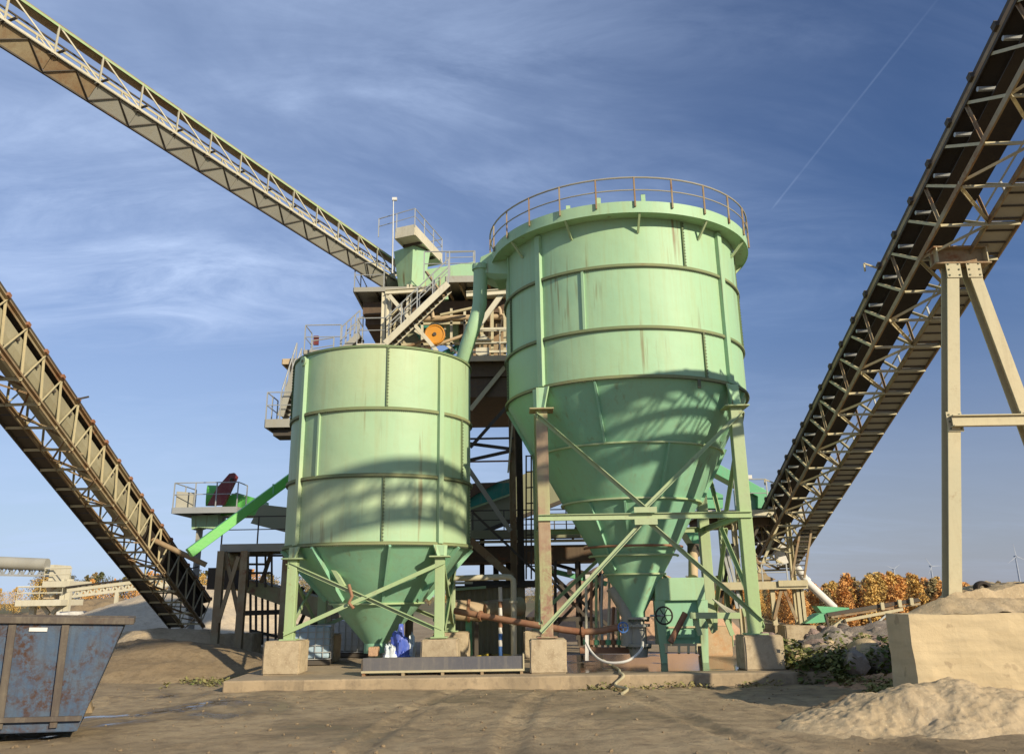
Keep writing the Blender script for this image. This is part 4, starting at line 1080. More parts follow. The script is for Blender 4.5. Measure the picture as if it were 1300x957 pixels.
# green machine house right of the cone
gh = thing('control_hopper', 'mint green sheet steel housing with sloping legs beside the large cone', 'machine housing', at(860,825,21.2))
hx0, hx1, Yh = at(831,740,20.9).x, at(894,740,20.9).x, 20.9
zt, zm, zb0 = at(860,733,Yh).z, at(860,762,Yh).z, .12
MB().mm((hx0,Yh,zm),(hx1,Yh+1.3,zt)).build('upper_casing', M['green_b'], gh, bevel=.015)
MB().mm((hx0+.12,Yh+.12,zb0+.25),(hx1-.12,Yh+1.2,zm)).build('lower_casing', M['green_shaded'], gh)
for x, dx in ((hx0+.08,.05),(hx1-.08,-.02)):
    MB().prism([(x-.11,Yh-.02,zm),(x+.13,Yh-.02,zm),(x+.06+dx,Yh-.02,0),(x-.08+dx,Yh-.02,0)], (0,.12,0)).build('leg', M['green_b'], gh)
MB().mm((hx0+.25,Yh+.08,zm-.62),(hx1-.2,Yh+.115,zm-.58)).build('rib', M['beige'], gh)
MB().mm((hx0+.30,Yh+.05,.55),(hx1-.3,Yh+.11,zm-.66)).build('access_door', M['green_shaded'], gh)
MB().tube([at(870,778,20.5), at(851,815,20.4)], .07, 10).build('drain_pipe', M['pipe_rust'], gh, smooth=True)
MB().tube([at(880,700,22), at(880,733,21.6)], .12, 12).build('inlet_pipe', M['pipe_cream'], gh, smooth=True)
MB().tube([at(880,690,22), at(880,706,22)], .15, 12).build('inlet_pipe', M['dark_steel'], gh, smooth=True)
for px in (846,862,874,884): MB().tube([at(px,818,20.5), at(px,829,20.4)], .03, 8).build('foot_pipe', M['beige'], gh)
MB().beam(at(843,818,20.5), at(890,818,20.5), .05, .05).build('foot_rail', M['beige'], gh)

# green trestle frame right, under the large tank
fb = thing('pipe_rack', 'low pale green steel rack between the right tank legs and blocks', 'steel rack', at(905,810,20.4))
seg(fb, 'beam', at(876,781,20.0), at(939,781,20.0), .12, .13, 'green_steel')
for a, b in (((882,784,20.1),(889,806,20.1)),((898,784,20.1),(906,802,20.3)),((921,784,20),(930,806,20)),((908,784,20.5),(908,800,20.5))): seg(fb, 'strut', at(*a), at(*b), .10, .06, 'green_steel', (0,1,0))
for i in range(5):
    seg(fb, 'rod', at(905+3*i,760+2*i,21.2), at(925+3*i,779,20.3), .03, .03, 'cream')

# hoses
hs = thing('water_hose', 'white water hose looping down from the valve and off the pad edge', 'hose', at(800,838,19.6))
MB().tube(spl([at(744,815,20.2), at(750,826,20.0), at(760,836,19.7), at(775,841,19.5), at(795,839,19.4), at(808,831,19.5), at(815,822,19.6), at(816,815,20.2)]), .028, 8).build('hose_loop', M['white_paint'], hs, smooth=True)
MB().tube(spl([at(766,838,19.6), ground_at(778,845,.03), ground_at(786,850,.03), V((ground_at(790,856,.03).x,18.25,.04)), V((ground_at(790,856,.03).x+.05,18.02,-.02)), V((ground_at(791,866,0).x,17.95,-.17)), V((ground_at(796,875,-.2).x,17.3,-.18)), V((ground_at(800,890,-.2).x,16.6,-.19))]), .028, 8).build('hose_tail', M['beige'], hs, smooth=True)
hs2 = thing('yellow_hose', 'thin yellow hose lying behind the steel trough', 'hose', ground_at(620,834,.03))
MB().tube([ground_at(605,834,.04), ground_at(620,831,.04), ground_at(640,831,.04), ground_at(658,834,.04)], .035, 8).build('hose', paint('yellow_hose', (.65,.48,.04), rust=0), hs2, smooth=True)

# steel trough in front of the blocks
tg = thing('steel_trough', 'long dark steel channel trough lying on the pad edge between the tanks', 'trough', (-1.6,18.85,.0))
x0, x1 = at(462,850,18.9).x, at(664,850,18.7).x
zt_ = at(560,833,18.9).z
MB().mm((x0,18.75,.10),(x1,18.79,zt_)).build('side_plate', M['galv'], tg); tg.children[-1].data.materials[0] = paint('grey_black_steel', (.10,.10,.11), (.15,.14,.13), rust=.35, streak=.5, dirt=(.26,.23,.18))
MB().mm((x0,18.79,.10),(x1,19.15,.14)).build('bottom_plate', M['dark_steel'], tg)
MB().mm((x0,19.15,.10),(x1,19.19,zt_-.02)).build('side_plate', M['dark_steel'], tg)
MB().mm((x0-.02,18.68,.06),(x1+.03,18.745,.10)).build('base_flange', M['beige'], tg)
for f_ in (.0, .25, .5, .75, 1.0):
    xx = x0 + (x1-x0-.06)*f_; MB().mm((xx,18.66,.0),(xx+.06,19.15,.055)).build('skid', M['beige_rusty'], tg)
MB().mm((x1+.0,18.72,.10),(x1+.03,19.2,zt_+.04)).build('end_plate', M['beige'], tg)
MB().mm((x0-.03,18.72,.10),(x0,19.2,zt_-.04)).build('end_plate', M['dark_steel'], tg)

# liquid containers
def ibc(px, Y, w, d, h, rz, tint, label):
    p = at(px, 800, Y); t = thing('liquid_container', label, 'container', (p.x, Y, 0), 'caged liquid containers under the smaller tank')
    m = Matrix.Rotation(rz, 3, 'Z'); o = V((p.x, Y, 0))
    mt, nt_, b = newmat('cloudy_plastic'); P_ = pos(nt_)
    nt_.links.new(mixc(nt_, nz(nt_, P_, 2, 4), tint, tuple(c*.7 for c in tint)), b.inputs['Base Color']); b.inputs['Roughness'].default_value = .35
    MB().box(o+V((0,0,.14+h/2)), (w-.06, d-.06, h-.04), m).build('bottle', mt, t, bevel=.05)
    for i in range(6):
        x = -w/2 + w*i/5
        MB().box(o + m @ V((x, -d/2, 0)) + V((0,0,.14+h/2)), (.02,.02,h), m).build('cage_bar', M['galv'], t)
        if i < 5: MB().box(o + m @ V((-w/2, -d/2 + d*i/5, 0)) + V((0,0,.14+h/2)), (.02,.02,h), m).build('cage_bar', M['galv'], t); MB().box(o + m @ V((w/2, -d/2+d*i/5, 0)) + V((0,0,.14+h/2)), (.02,.02,h), m).build('cage_bar', M['galv'], t)
    for j in range(6):
        zz = .15 + h*j/5
        g_ = MB()
        for a_, b_ in (((-w/2,-d/2),(w/2,-d/2)),((w/2,-d/2),(w/2,d/2)),((-w/2,-d/2),(-w/2,d/2)),((-w/2,d/2),(w/2,d/2))):
            g_.beam(o+m@V((*a_,zz)), o+m@V((*b_,zz)), .018)
        g_.build('cage_hoop', M['galv'], t)
    MB().box(o+V((0,0,.07)), (w,d,.10), m).build('pallet', M['dark_steel'], t)
    MB().tube([o+V((0,0,h+.13)), o+V((0,0,h+.19))], .09, 12).build('cap', M['belt'], t)
ibc(398, 22.2, .95, .9, .78, R(8), (.42,.55,.62), 'bluish caged liquid container behind the front left block')
ibc(450, 24.8, .95, .9, .85, R(-12), (.5,.52,.5), 'white caged liquid container standing in shade behind the small cone')
# blue sacks
sk = thing('sack_heap', 'crumpled blue and white plastic sacks against the shaded block', 'sacks', ground_at(508,834,0))
def blob(c, s, seed, rough=.25, n=18):
    mb = MB(); vs = []; c = V(c)
    for j in range(n+1):
        for i in range(2*n):
            th_, ph = math.pi*j/n, math.pi*i/n
            d = V((math.sin(th_)*math.cos(ph), math.sin(th_)*math.sin(ph), math.cos(th_)))
            r = 1 + rough*noise.noise(d*1.8+V((seed,0,0))) + rough*.5*noise.noise(d*5+V((0,seed,0)))
            vs.append(c + V((d.x*s[0]*r, d.y*s[1]*r, d.z*s[2]*r)))
    fs = [(j*2*n+i, j*2*n+(i+1)%(2*n), (j+1)*2*n+(i+1)%(2*n), (j+1)*2*n+i) for j in range(n) for i in range(2*n)]
    return mb.add(vs, fs)
M['sack_blue'] = paint('blue_sack', (.06,.10,.50), (.10,.16,.45), rust=0, rough=.35, bumpd=.02)
M['sack_white'] = paint('white_sack', (.62,.68,.70), rust=0, rough=.4, bumpd=.02)
ps = at(508,818,20.3)
blob((ps.x,20.3,.42), (.20,.2,.42), 1, .5).build('sack', M['sack_blue'], sk, smooth=True)
blob((ps.x-.2,20.15,.25), (.15,.15,.27), 2, .5).build('sack', M['sack_white'], sk, smooth=True)
blob((ps.x+.24,20.35,.35), (.10,.12,.33), 3, .6).build('sack', M['sack_white'], sk, smooth=True)
blob((ps.x+.12,20.1,.18), (.12,.1,.18), 4, .5).build('sack', M['sack_blue'], sk, smooth=True)
tag(recenter(MB().mm(at(467,833,20.2)+V((0,0,0)), at(482,820,20.5)).build('clay_block', M['sand_pink'], bevel=.02)), 'small orange clay block beside the blue sacks', 'block')

# ------------------------------------------------------------------ left machinery
lm = thing('crusher_platform', 'raised platform with dull red belt guard and green machine left of the small tank', 'machine platform', at(260,780,30.20))
zA = at(260,645,29.20).z
a0, a1 = at(219,646,28.80), at(300,648,28.80); a0.z = a1.z = zA
deck(lm, [a0, a1, a1+V((0,2.0,0)), a0+V((0,2.0,0))], .20, 'galv')
railing(lm, [a0+V((0,2,0)), a0, a1, a1+V((0,1,0))], .82, .85, 'galv')
MB().sheet([a0+V((.05,.1,0)), a0+V((.05,.1,.55)), a0+V((.5,.6,.55)), a0+V((.5,.6,0))], .02).build('mesh_panel', M['grey_paint'], lm)
MB().prism([at(263,641,29.20), at(276,618,29.20), at(291,601,29.20), at(297,600,29.20), at(301,605,29.20), at(284,641,29.20)], (0,.16,0)).build('belt_guard', M['red'], lm)
MB().tube([at(293,608,29.17), at(294,609,29.10)], .06, 10).build('guard_hub', M['dark_steel'], lm)
MB().tube([at(266,628,29.50)+V((-.17,.2,0)), at(266,628,29.50)+V((.17,.3,0))], .36, 20).build('motor', M['bright_green'], lm, smooth=True)
MB().prism([at(280,654,29.80), at(284,632,29.80), at(300,625,29.80), at(330,634,29.80), at(330,654,29.80)], (0,1.1,0)).build('machine_body', M['bright_green'], lm)
MB().prism([at(243,655,29.50), at(277,653,29.50), at(277,671,29.50), at(252,669,29.50), at(243,672,29.50)], (0,.8,0)).build('head_frame', M['green_b'], lm)
MB().mm(at(244,730,29.80)+V((0,0,-2)), at(258,671,30.30)).build('column', M['grey_paint'], lm)
chb = thing('green_chute', 'fresh bright green inclined chute resting against the smaller tank', 'chute', at(240,705,24))
p, q = at(240,702,21.6), at(374,603,22.9)
MB().beam(p, q, .30, .24).build('trough', M['bright_green'], chb, bevel=.015)
dd = (q-p)
MB().beam(p+dd*.80-V((0,.17,.0))+V((0,0,-.13)), p+dd*.80-V((0,.17,0))+V((0,0,.13)), .05, .02, (0,1,0)).build('clamp', M['mach_green'], chb)
fl_ = thing('sand_screw_stand', 'stacked dark decks and columns under the beige hopper left of the small tank', 'machine stand', at(310,800,26.5))
MB().prism([at(331,640,27), at(366,644,27), at(366,674,27), at(350,672,27), at(318,664,27)], (0,1.2,0)).build('hopper', M['gallery'], fl_)
d0_, d1_ = at(281,690,25.2), at(372,690,25.2); d0_.z = d1_.z = at(320,690,25.2).z
deck(fl_, [d0_, d1_, d1_+V((0,1.8,0)), d0_+V((0,1.8,0))], .22, 'grey_paint')
railing(fl_, [d0_, d1_], .78, .9, 'dark_steel')
for px in (277, 307, 361):
    p = at(px, 760, 25.1 if px != 361 else 25.4); MB().hsec((p.x,p.y,0),(p.x,p.y,d0_.z-.2),.2,.2,.02,(0,1,0)).build('column', M['beige_rusty'], fl_)
for a, b in (((303,706,25.0),(277,790,25.0)),((286,700,25.2),(305,790,25.2)),((330,745,26),(345,700,26))): seg(fl_, 'diagonal', at(*a), at(*b), .11, .06, 'beige_rusty', (0,1,0))
MB().tube([at(285,712,26.2), at(309,712,26.2)], .26, 16).build('motor', M['green_rusty'], fl_, smooth=True)
MB().mm(at(262,748,26.4), at(320,722,28)).build('gear_box', M['dark_steel'], fl_)
MB().prism([at(313,735,25.9), at(420,762,25.9), at(420,795,25.9), at(362,770,25.9), at(313,752,25.9)], (0,1.2,0)).build('screw_trough', M['gallery'], fl_); fl_.children[-1].data.materials[0] = M['green_rusty']
for px in (318,325,333,340,350): seg(fl_, 'post', at(px,750,26.6), at(px,818,26.6), .06, .06, 'dark_steel', (0,1,0))
seg(fl_, 'beam', at(312,778,26.6), at(372,776,26.6), .12, .14, 'dark_steel'); seg(fl_, 'beam', at(318,800,26.6), at(372,812,26.6), .08, .08, 'dark_steel')
for yy, x0_, x1_ in ((705,302,362),(716,312,340),(727,312,345)): seg(fl_, 'rail_beam', at(x0_,yy,25.6), at(x1_,yy,25.6), .06, .06, 'dark_steel')
for px in (315,326,337,345): seg(fl_, 'post', at(px,706,25.7), at(px,745,25.7), .05, .05, 'dark_steel', (0,1,0))
for px, Y in ((385,27),(402,27.5)): seg(fl_, 'diagonal', at(px,745,Y), at(px-25,800,Y), .10, .08, 'dark_steel', (0,1,0))
block(305,817,26.0,1.0,.8,.62,'conc','pale block at the foot of the dark stand left of the small tank')

# ------------------------------------------------------------------ right machinery at the foot of the conveyor
rmx = thing('drive_platform', 'platform carrying green inclined machine behind the right tank leg', 'machine platform', at(950,790,27.5))
zR = at(980,648,27).z
b0, b1 = at(885,649,26.6), at(1019,649,26.6); b0.z = b1.z = zR
deck(rmx, [b0, b1, b1+V((0,2.6,0)), b0+V((0,2.6,0))], .22, 'cream')
railing(rmx, [at(935,645,26.7)*1, at(976,645,26.7)], .9, .8, 'galv')
MB().prism([at(903,583,27.3), at(908,586,27.3), at(978,625,27.3), at(978,645,27.3), at(962,645,27.3), at(962,630,27.3), at(903,598,27.3)], (0,.7,0)).build('inclined_casing', M['mach_green'], rmx, bevel=.015)
MB().mm(at(940,647,27.5), at(962,622,28.2)).build('gear_case', M['green_shaded'], rmx)
MB().prism([at(890,645,27.6), at(890,616,27.6), at(918,628,27.6), at(918,645,27.6)], (0,.6,0)).build('side_case', M['mach_green'], rmx)
MB().box(at(948,605.5,27.2), (.30,.15,.11)).build('floodlight', M['white_paint'], rmx); seg(rmx, 'lamp_post', at(948,608,27.3), at(948,646,27.3), .03, .03, 'galv', (0,1,0))
MB().mm(at(890,668,27.0), at(975,654,28.8)).build('under_girder', M['brown_box'], rmx)
MB().prism([at(868,672,26.8), at(898,672,26.8), at(898,705,26.8), at(880,690,26.8)], (0,1,0)).build('chute', M['mach_green'], rmx)
for px in (902, 921, 938, 958, 1008): 
    p = at(px, 740, 26.9); MB().hsec((p.x,26.9,.0),(p.x,26.9,zR-.22),.15,.15,.02,(1,0,0)).build('column', M['beige' if px > 930 else 'green_steel'], rmx)
for a, b, mt in (((914,673,26.5),(946,782,26.5),'green_steel'),((962,668,26.7),(925,782,26.7),'dark_steel'),((916,690,26.4),(936,772,26.4),'galv'),((921,690,26.4),(941,772,26.4),'galv'),((930,690,26.6),(912,775,26.6),'dark_steel'),((990,660,26.8),(960,735,26.8),'beige'),((948,690,26.8),(975,735,26.8),'beige_rusty')):
    seg(rmx, 'diagonal', at(*a), at(*b), .08, .06, mt, (0,1,0))
zL = at(1000,738,27.0).z
e0, e1 = at(909,740,26.2), at(1024,740,26.2); e0.z = e1.z = zL
deck(rmx, [e0, e1, e1+V((0,2.2,0)), e0+V((0,2.2,0))], .22, 'beige')
MB().mm(at(989,744,26.1), at(1024,736,26.19)).build('edge_plate', M['beige'], rmx)
for px, dx in ((981,0),(1014,0),(1018,0)):
    p = at(px, 760, 26.4); seg(rmx, 'leg', (p.x,26.4,.6), (p.x,26.4,zL-.2), .13, .13, 'beige', (0,1,0))
seg(rmx, 'diagonal', at(992,747,26.3), at(983,786,26.3), .09, .06, 'beige_rusty', (0,1,0)); seg(rmx, 'diagonal', at(995,747,26.3), at(1011,786,26.3), .09, .06, 'beige_rusty', (0,1,0))
# ladder
st = [(at(1016,672,26.2), at(1005,733,26.2)), (at(1030,672,26.2), at(1021,733,26.2))]
for a, b in st: seg(rmx, 'ladder_stile', a, b, .06, .05, 'beige_rusty', (0,1,0))
for i in range(10):
    t = (i+.5)/10; seg(rmx, 'ladder_rung', st[0][0].lerp(st[0][1], t), st[1][0].lerp(st[1][1], t), .035, .035, 'dark_steel')
MB().prism([at(958,724,26.6), at(985,735,26.6), at(978,738,26.6), at(960,738,26.6)], (0,.8,0)).build('spill_hopper', M['beige_rusty'], rmx)
rnd = random.Random(9)
for i in range(16):
    a = at(955+rnd.uniform(0,50), 680+rnd.uniform(0,40), 26.6+rnd.uniform(0,1)); b = a + V((rnd.uniform(-.8,.8), rnd.uniform(-.2,.2), rnd.uniform(-1.0,.6)))
    seg(rmx, 'tie_rod', a, b, .04, .04, rnd.choice(('beige','beige_rusty','dark_steel','galv')))
MB().prism([at(984,700,27.6), at(992,688,27.6), at(1000,692,27.6), at(1001,714,27.6), at(988,719,27.6)], (0,.15,0)).build('white_tarpaulin', M['white_paint'], rmx)
railing(rmx, [e0+V((1.4,0,0)), e1+V((-.55,0,0))], .5, .9, 'galv')
block(982,808,27.6,.68,.7,.62,'conc','left of the two pale blocks under the small drive platform', group='concrete footing blocks under the plant')
block(1013.5,815,26.3,.92,.8,.60,'conc','right of the two pale blocks under the small drive platform')
wp = thing('white_pipe', 'thick white pipe slanting down to the right of the ladder', 'pipe', at(1040,775,29))
MB().tube([at(1010,718,28.6), at(1024,738,28.8), at(1059,771,29.5)], .125, 16).build('pipe', M['white_paint'], wp, smooth=True)
MB().tube([at(1022,736,28.8), at(1025,739,28.8)], .16, 16).build('pipe_flange', M['white_paint'], wp)
fd = thing('feeder_conveyor', 'low green feeder with long rusty belt frame among the boulders', 'conveyor', at(1060,800,27))
Yf = 26.0
MB().prism([at(1022,791,Yf), at(1040,779,Yf), at(1050,778,Yf), at(1050,789,Yf), at(1030,791,Yf)], (0,.6,0)).build('chute', M['mach_green'], fd)
MB().prism([at(1037,769,Yf+.6), at(1078,771,Yf+.6), at(1079,776,Yf+.6), at(1044,778,Yf+.6)], (0,.5,0)).build('hopper_lip', M['mach_green'], fd)
for a, b, w_, mt in (((1050,780,Yf),(1166,761,Yf),.10,'dark_steel'),((1055,783,Yf),(1168,766,Yf),.06,'beige_rusty'),((1073,787,Yf-.1),(1146,773,Yf-.1),.08,'beige'),((1076,800,Yf-.1),(1110,796,Yf-.1),.06,'galv'),((1052,800,Yf),(1070,787,Yf),.10,'beige'),((1072,786,Yf-.1),(1077,801,Yf-.1),.06,'dark_steel'),((1102,781,Yf-.1),(1108,796,Yf-.1),.06,'dark_steel'),((1130,776,Yf-.1),(1112,792,Yf-.1),.05,'galv'),((1048,779,Yf),(1052,796,Yf),.06,'dark_steel')):
    seg(fd, 'frame_bar', at(*a), at(*b), w_, w_, mt)
for px in (1120, 1142, 1157): MB().box(at(px,769-(px-1120)*.16,Yf-.1), (.1,.08,.2)).build('idler_bracket', M['beige'], fd)
seg(fd, 'belt', at(1080,776,Yf+.2), at(1165,762,Yf+.2), .45, .04, 'belt')
# ------------------------------------------------------------------ heaps, wall, boulders
def heap(name, label, cat, c, rx, ry, h, mat, seed=1, amp=.12, rot=0, n=70, sharp=1.0, z0=-.3, ridge=0, fine=.03, power=1.0, group=None):
    c = V(c); m = Matrix.Rotation(rot, 3, 'Z')
    def fn(u, v):
        x, y = (u*2-1), (v*2-1)
        xr = abs(x)*(1+ridge); xr = max(0, xr-ridge)
        r = math.hypot(xr if ridge else x, y)
        k = max(0, 1-r)
        p = (k*(2-k) if sharp < 1 else k**.95 * (1 - .18*max(0, 1-r*3)))
        p = p ** power
        q = m @ V((x*rx, y*ry, 0)) + V((c.x, c.y, 0))
        edge = min(1, k*5)
        z = z0 + h*p + edge*(amp*noise.noise(V((q.x*.7, q.y*.7, seed))) + amp*.5*noise.noise(V((q.x*1.9, q.y*1.9, seed+4))) + fine*noise.noise(V((q.x*6, q.y*6, seed+9))) + fine*.6*noise.noise(V((q.x*15, q.y*15, seed+2))))
        if k <= 0: z = z0 - .25
        return V((q.x, q.y, z))
    mb = MB().grid(n, n, fn)
    o = mb.build(name, M[mat], smooth=True)
    # closed skirt so that it is a solid heap
    recenter(o); tag(o, label, cat, group); return o
heap('sand_heap','low dark brown sand heap in front of the left conveyor foot','sand heap',(-9.3,23.2),4.6,3.0,1.05,'sand_dark',3,.10)
heap('sand_heap','yellow sand spilled round the foot of the left conveyor','sand heap',(-10.6,26.8),4.2,2.4,1.35,'sand',8,.10)
heap('sand_heap','broad pale gravel stockpile far behind the left conveyor','sand heap',(-20,55),9.5,9,3.3,'gravel_pale',5,.15,n=80, fine=.05)
heap('sand_heap','long grey-brown bank behind the pale stockpile on the left','sand heap',(-44,95),11,8,2.7,'sand_dark',6,.4,n=70)
heap('sand_heap','pinkish sand pile visible behind the rusty tank leg','sand heap',(4.6,38),5.2,5,3.9,'sand_pink',11,.3,n=70)
# wall of cast blocks with sand heaped behind
YW = 13.3
wl = at(1153,780,YW); wb = thing('retaining_wall', 'massive pale concrete retaining wall holding back sand at the right edge', 'wall', (wl.x, YW, -.3))
import bmesh
def rough_slab(name, a, b, mat, root, amp=.015, cuts=14):
    me = bpy.data.meshes.new(name); bm = bmesh.new(); bmesh.ops.create_cube(bm, size=1)
    bmesh.ops.subdivide_edges(bm, edges=bm.edges[:], cuts=cuts, use_grid_fill=True)
    off = ROOTLOC[root.name] if root else V((0,0,0))
    for v in bm.verts:
        p = V([(a[i]+b[i])/2 + v.co[i]*(b[i]-a[i]) for i in range(3)])
        e = 1 + 1.5*max(0, (abs(v.co.z)+abs(v.co.x)) - .85)
        p += V((noise.noise(p*2.1), noise.noise(p*2.1+V((7,0,0))), noise.noise(p*2.4+V((0,7,0)))))*amp*e
        p += V((noise.noise(p*9), noise.noise(p*9+V((7,0,0))), noise.noise(p*9+V((0,7,0)))))*amp*.35
        v.co = p - off
    bm.to_mesh(me); bm.free(); me.materials.append(M[mat])
    o = bpy.data.objects.new(name, me); C.objects.link(o)
    if root: o.parent = root
    return o
def wall_mat():
    m, nt, b = newmat('cast_wall_concrete'); P = pos(nt)
    col = mixc(nt, ramp(nt, nz(nt, P, .8, 6, .6, .5), .35, .65), (.58,.46,.275), (.50,.40,.24))
    Ps = pos(nt, (1, 1, 9)); col = mixc(nt, mul(nt, ramp(nt, nz(nt, Ps, .9, 5, .6), .45, .7), .5), col, (.36,.29,.18))
    col = mixc(nt, mul(nt, ramp(nt, nz(nt, P, 5, 5, .5), .63, .70), .6), col, (.30,.23,.14))
    nt.links.new(col, b.inputs['Base Color']); b.inputs['Roughness'].default_value = .92; b.inputs['Specular IOR Level'].default_value = .2
    bump(nt, b, nz(nt, P, 9, 8, .7), .02, .5); return m
M['wall'] = wall_mat()
zt = wl.z
for i_ in range(3):
    rough_slab('wall_block', (wl.x+i_*1.95, YW+(0,.03,-.02)[i_], -.3), (wl.x+i_*1.95+1.935, YW+.85, zt-(0,.02,.0)[i_]), 'wall', wb, .022, 16)
# sand behind and over the wall
def sandfn(u, v):
    x = wl.x - 1.4 + u*9.4; y = YW + .05 + v*8.0
    on = y < YW + .80
    n_ = .05*noise.noise(V((x*4,y*4,2))) + .025*noise.noise(V((x*11,y*11,6))) + .07*noise.noise(V((x*1.3,y*1.3,2)))
    if on:
        if x < wl.x + .12: return V((max(x, wl.x+.10), y, -.35))
        e = smooth(wl.x+.1, wl.x+.9, x)
        return V((x, y, zt - .03 + e*(.04 + .22*smooth(.1, .8, y-YW)) + n_*(.4+.6*e)))
    x0_ = wl.x - .05 + (y-YW-.85)*.49
    k_ = smooth(x0_-.1, x0_+1.1, x)*(.86 + .14*smooth(x0_+.4, x0_+2.2, x))
    z = -.35 + (zt+.78)*k_**.8
    z -= 1.5*smooth(3.2, 8, y-YW)
    z -= .9*smooth(6.5, 8, x-wl.x+1)
    g_ = noise.noise(V((x*2.5+y*.8, y*.3, 8))); z -= .12*max(0, g_-.1)*k_
    return V((x, y, z + n_*1.3))
o = MB().grid(150, 110, sandfn).build('sand_heap', M['sand'], smooth=True); recenter(o)
tag(o, 'raw sand bank heaped on top of and behind the retaining wall', 'sand heap')
heap('sand_heap','lumpy pale sand spill at the foot of the retaining wall','sand heap',(at(1200,840,12.3).x,12.6),2.4,1.3,.78,'sand',21,.20,n=170,fine=.035)
heap('sand_heap','small crumbly sand spill at the right end of the pad','sand heap',(at(1110,840,13.6).x+.1,13.9),1.3,1.0,.42,'sand_dark',24,.08,n=80,fine=.06)
heap('sand_heap','low orange earth mound between pad and retaining wall','sand heap',(7.6,17.6),1.9,1.8,.34,'sand_pink',27,.08,n=70,fine=.05)
# tyre on the bank
tyc = at(1247,746,14.6); ty = MB()
vs = []; fs = []; NN, KK = 28, 10
for i in range(NN):
    for q_ in range(KK):
        a_, b2 = 2*math.pi*i/NN, 2*math.pi*q_/KK
        rr_ = .095 + .04*math.cos(b2)*1.2
        vs.append(tyc + V((math.cos(a_)*rr_, math.sin(b2)*.07, math.sin(a_)*rr_*.8)))
for i in range(NN):
    for q_ in range(KK):
        fs.append((i*KK+q_, ((i+1)%NN)*KK+q_, ((i+1)%NN)*KK+(q_+1)%KK, i*KK+(q_+1)%KK))
ty.add(vs, fs); o = ty.build('old_tyre', M['belt'], smooth=True); recenter(o); tag(o, 'small black tyre lying on the sand bank', 'tyre')
o = MB().tube([at(1268,747,14.8), at(1280,744,14.9), at(1292,742,14.9), at(1312,740,15)], .035, 8).build('black_hose', M['belt'], smooth=True); recenter(o)
tag(o, 'black hose lying over the top of the sand bank at the right edge', 'hose')
# boulders
rnd = random.Random(5); kb = 0
spots = [(px, py, s, 24.5-(py-795)*.16) for (px, py, s) in ((1040,812,.42),(1060,808,.5),(1078,820,.62),(1098,812,.5),(1115,808,.45),(1122,818,.55),(1060,824,.4),(1042,826,.36),(1100,826,.5),(1033,822,.32),(1118,832,.38),(1085,834,.34),(1012,828,.3),(1050,800,.3))]
for _ in range(95):
    px = rnd.uniform(1024, 1150); py = rnd.uniform(792, 830) if px > 1040 else rnd.uniform(800, 832)
    spots.append((px, py, rnd.uniform(.08,.24), 24.5-(py-795)*.16 + rnd.uniform(-.5,.3)))
for (px, py, s) in ((970,803,.11),(977,806,.10),(986,809,.09)): spots.append((px, py, s, 18.9))
rock_protos = []
def rock_mesh(seed, mat):
    r3 = random.Random(seed); bm = bmesh.new(); bmesh.ops.create_icosphere(bm, subdivisions=3, radius=1)
    planes = []
    for _ in range(14):
        d = V((r3.gauss(0,1), r3.gauss(0,1), r3.gauss(0,.8))).normalized(); planes.append((d, r3.uniform(.55,.9)))
    for v in bm.verts:
        d = v.co.normalized(); r = 1.15
        for n_, h in planes:
            c = d.dot(n_)
            if c > .05: r = min(r, h/c)
        r *= 1 + .05*noise.noise(d*5+V((seed,0,0)))
        v.co = V((d.x*r*1.1, d.y*r*.95, d.z*r*.72))
    me = bpy.data.meshes.new('boulder'); bm.to_mesh(me); bm.free(); me.materials.append(M[mat])
    for p in me.polygons: p.use_smooth = True
    try: me.set_sharp_from_angle(angle=R(22))
    except Exception: pass
    return me
rock_protos = [rock_mesh(k, ('rock','rock_purple','sand','rock')[k%4]) for k in range(10)]
for (px, py, s, Y) in spots:
    p = at(px, py, Y)
    o = bpy.data.objects.new('boulder', rnd.choice(rock_protos)); C.objects.link(o)
    if s < .26 and px > 990: p.z = max(-.2, min(p.z, 1.0))
    o.location = (p.x, Y, p.z - s*.3); o.scale = (s, s, s); o.rotation_euler = (rnd.uniform(-.4,.4), rnd.uniform(-.4,.4), rnd.uniform(0,6.3))
    if px < 990: o.name = 'stone'; tag(o, 'small stone lying on top of the rightmost front block', 'stone', 'stones on the rightmost block')
    elif s > .29: tag(o, 'large angular boulder in the heap left of the retaining wall', 'boulder', 'large boulders beside the retaining wall')
    else: o.name = 'rock'; tag(o, 'small loose rock on the stony bank below the green feeder', 'rock', 'small rocks below the green feeder')
# earth under the boulders
heap('sand_heap','stony brown bank under the boulders','sand heap',(9.6,23.2),3.6,4.4,1.15,'rock',31,.18,n=70,fine=.06, z0=-.25)

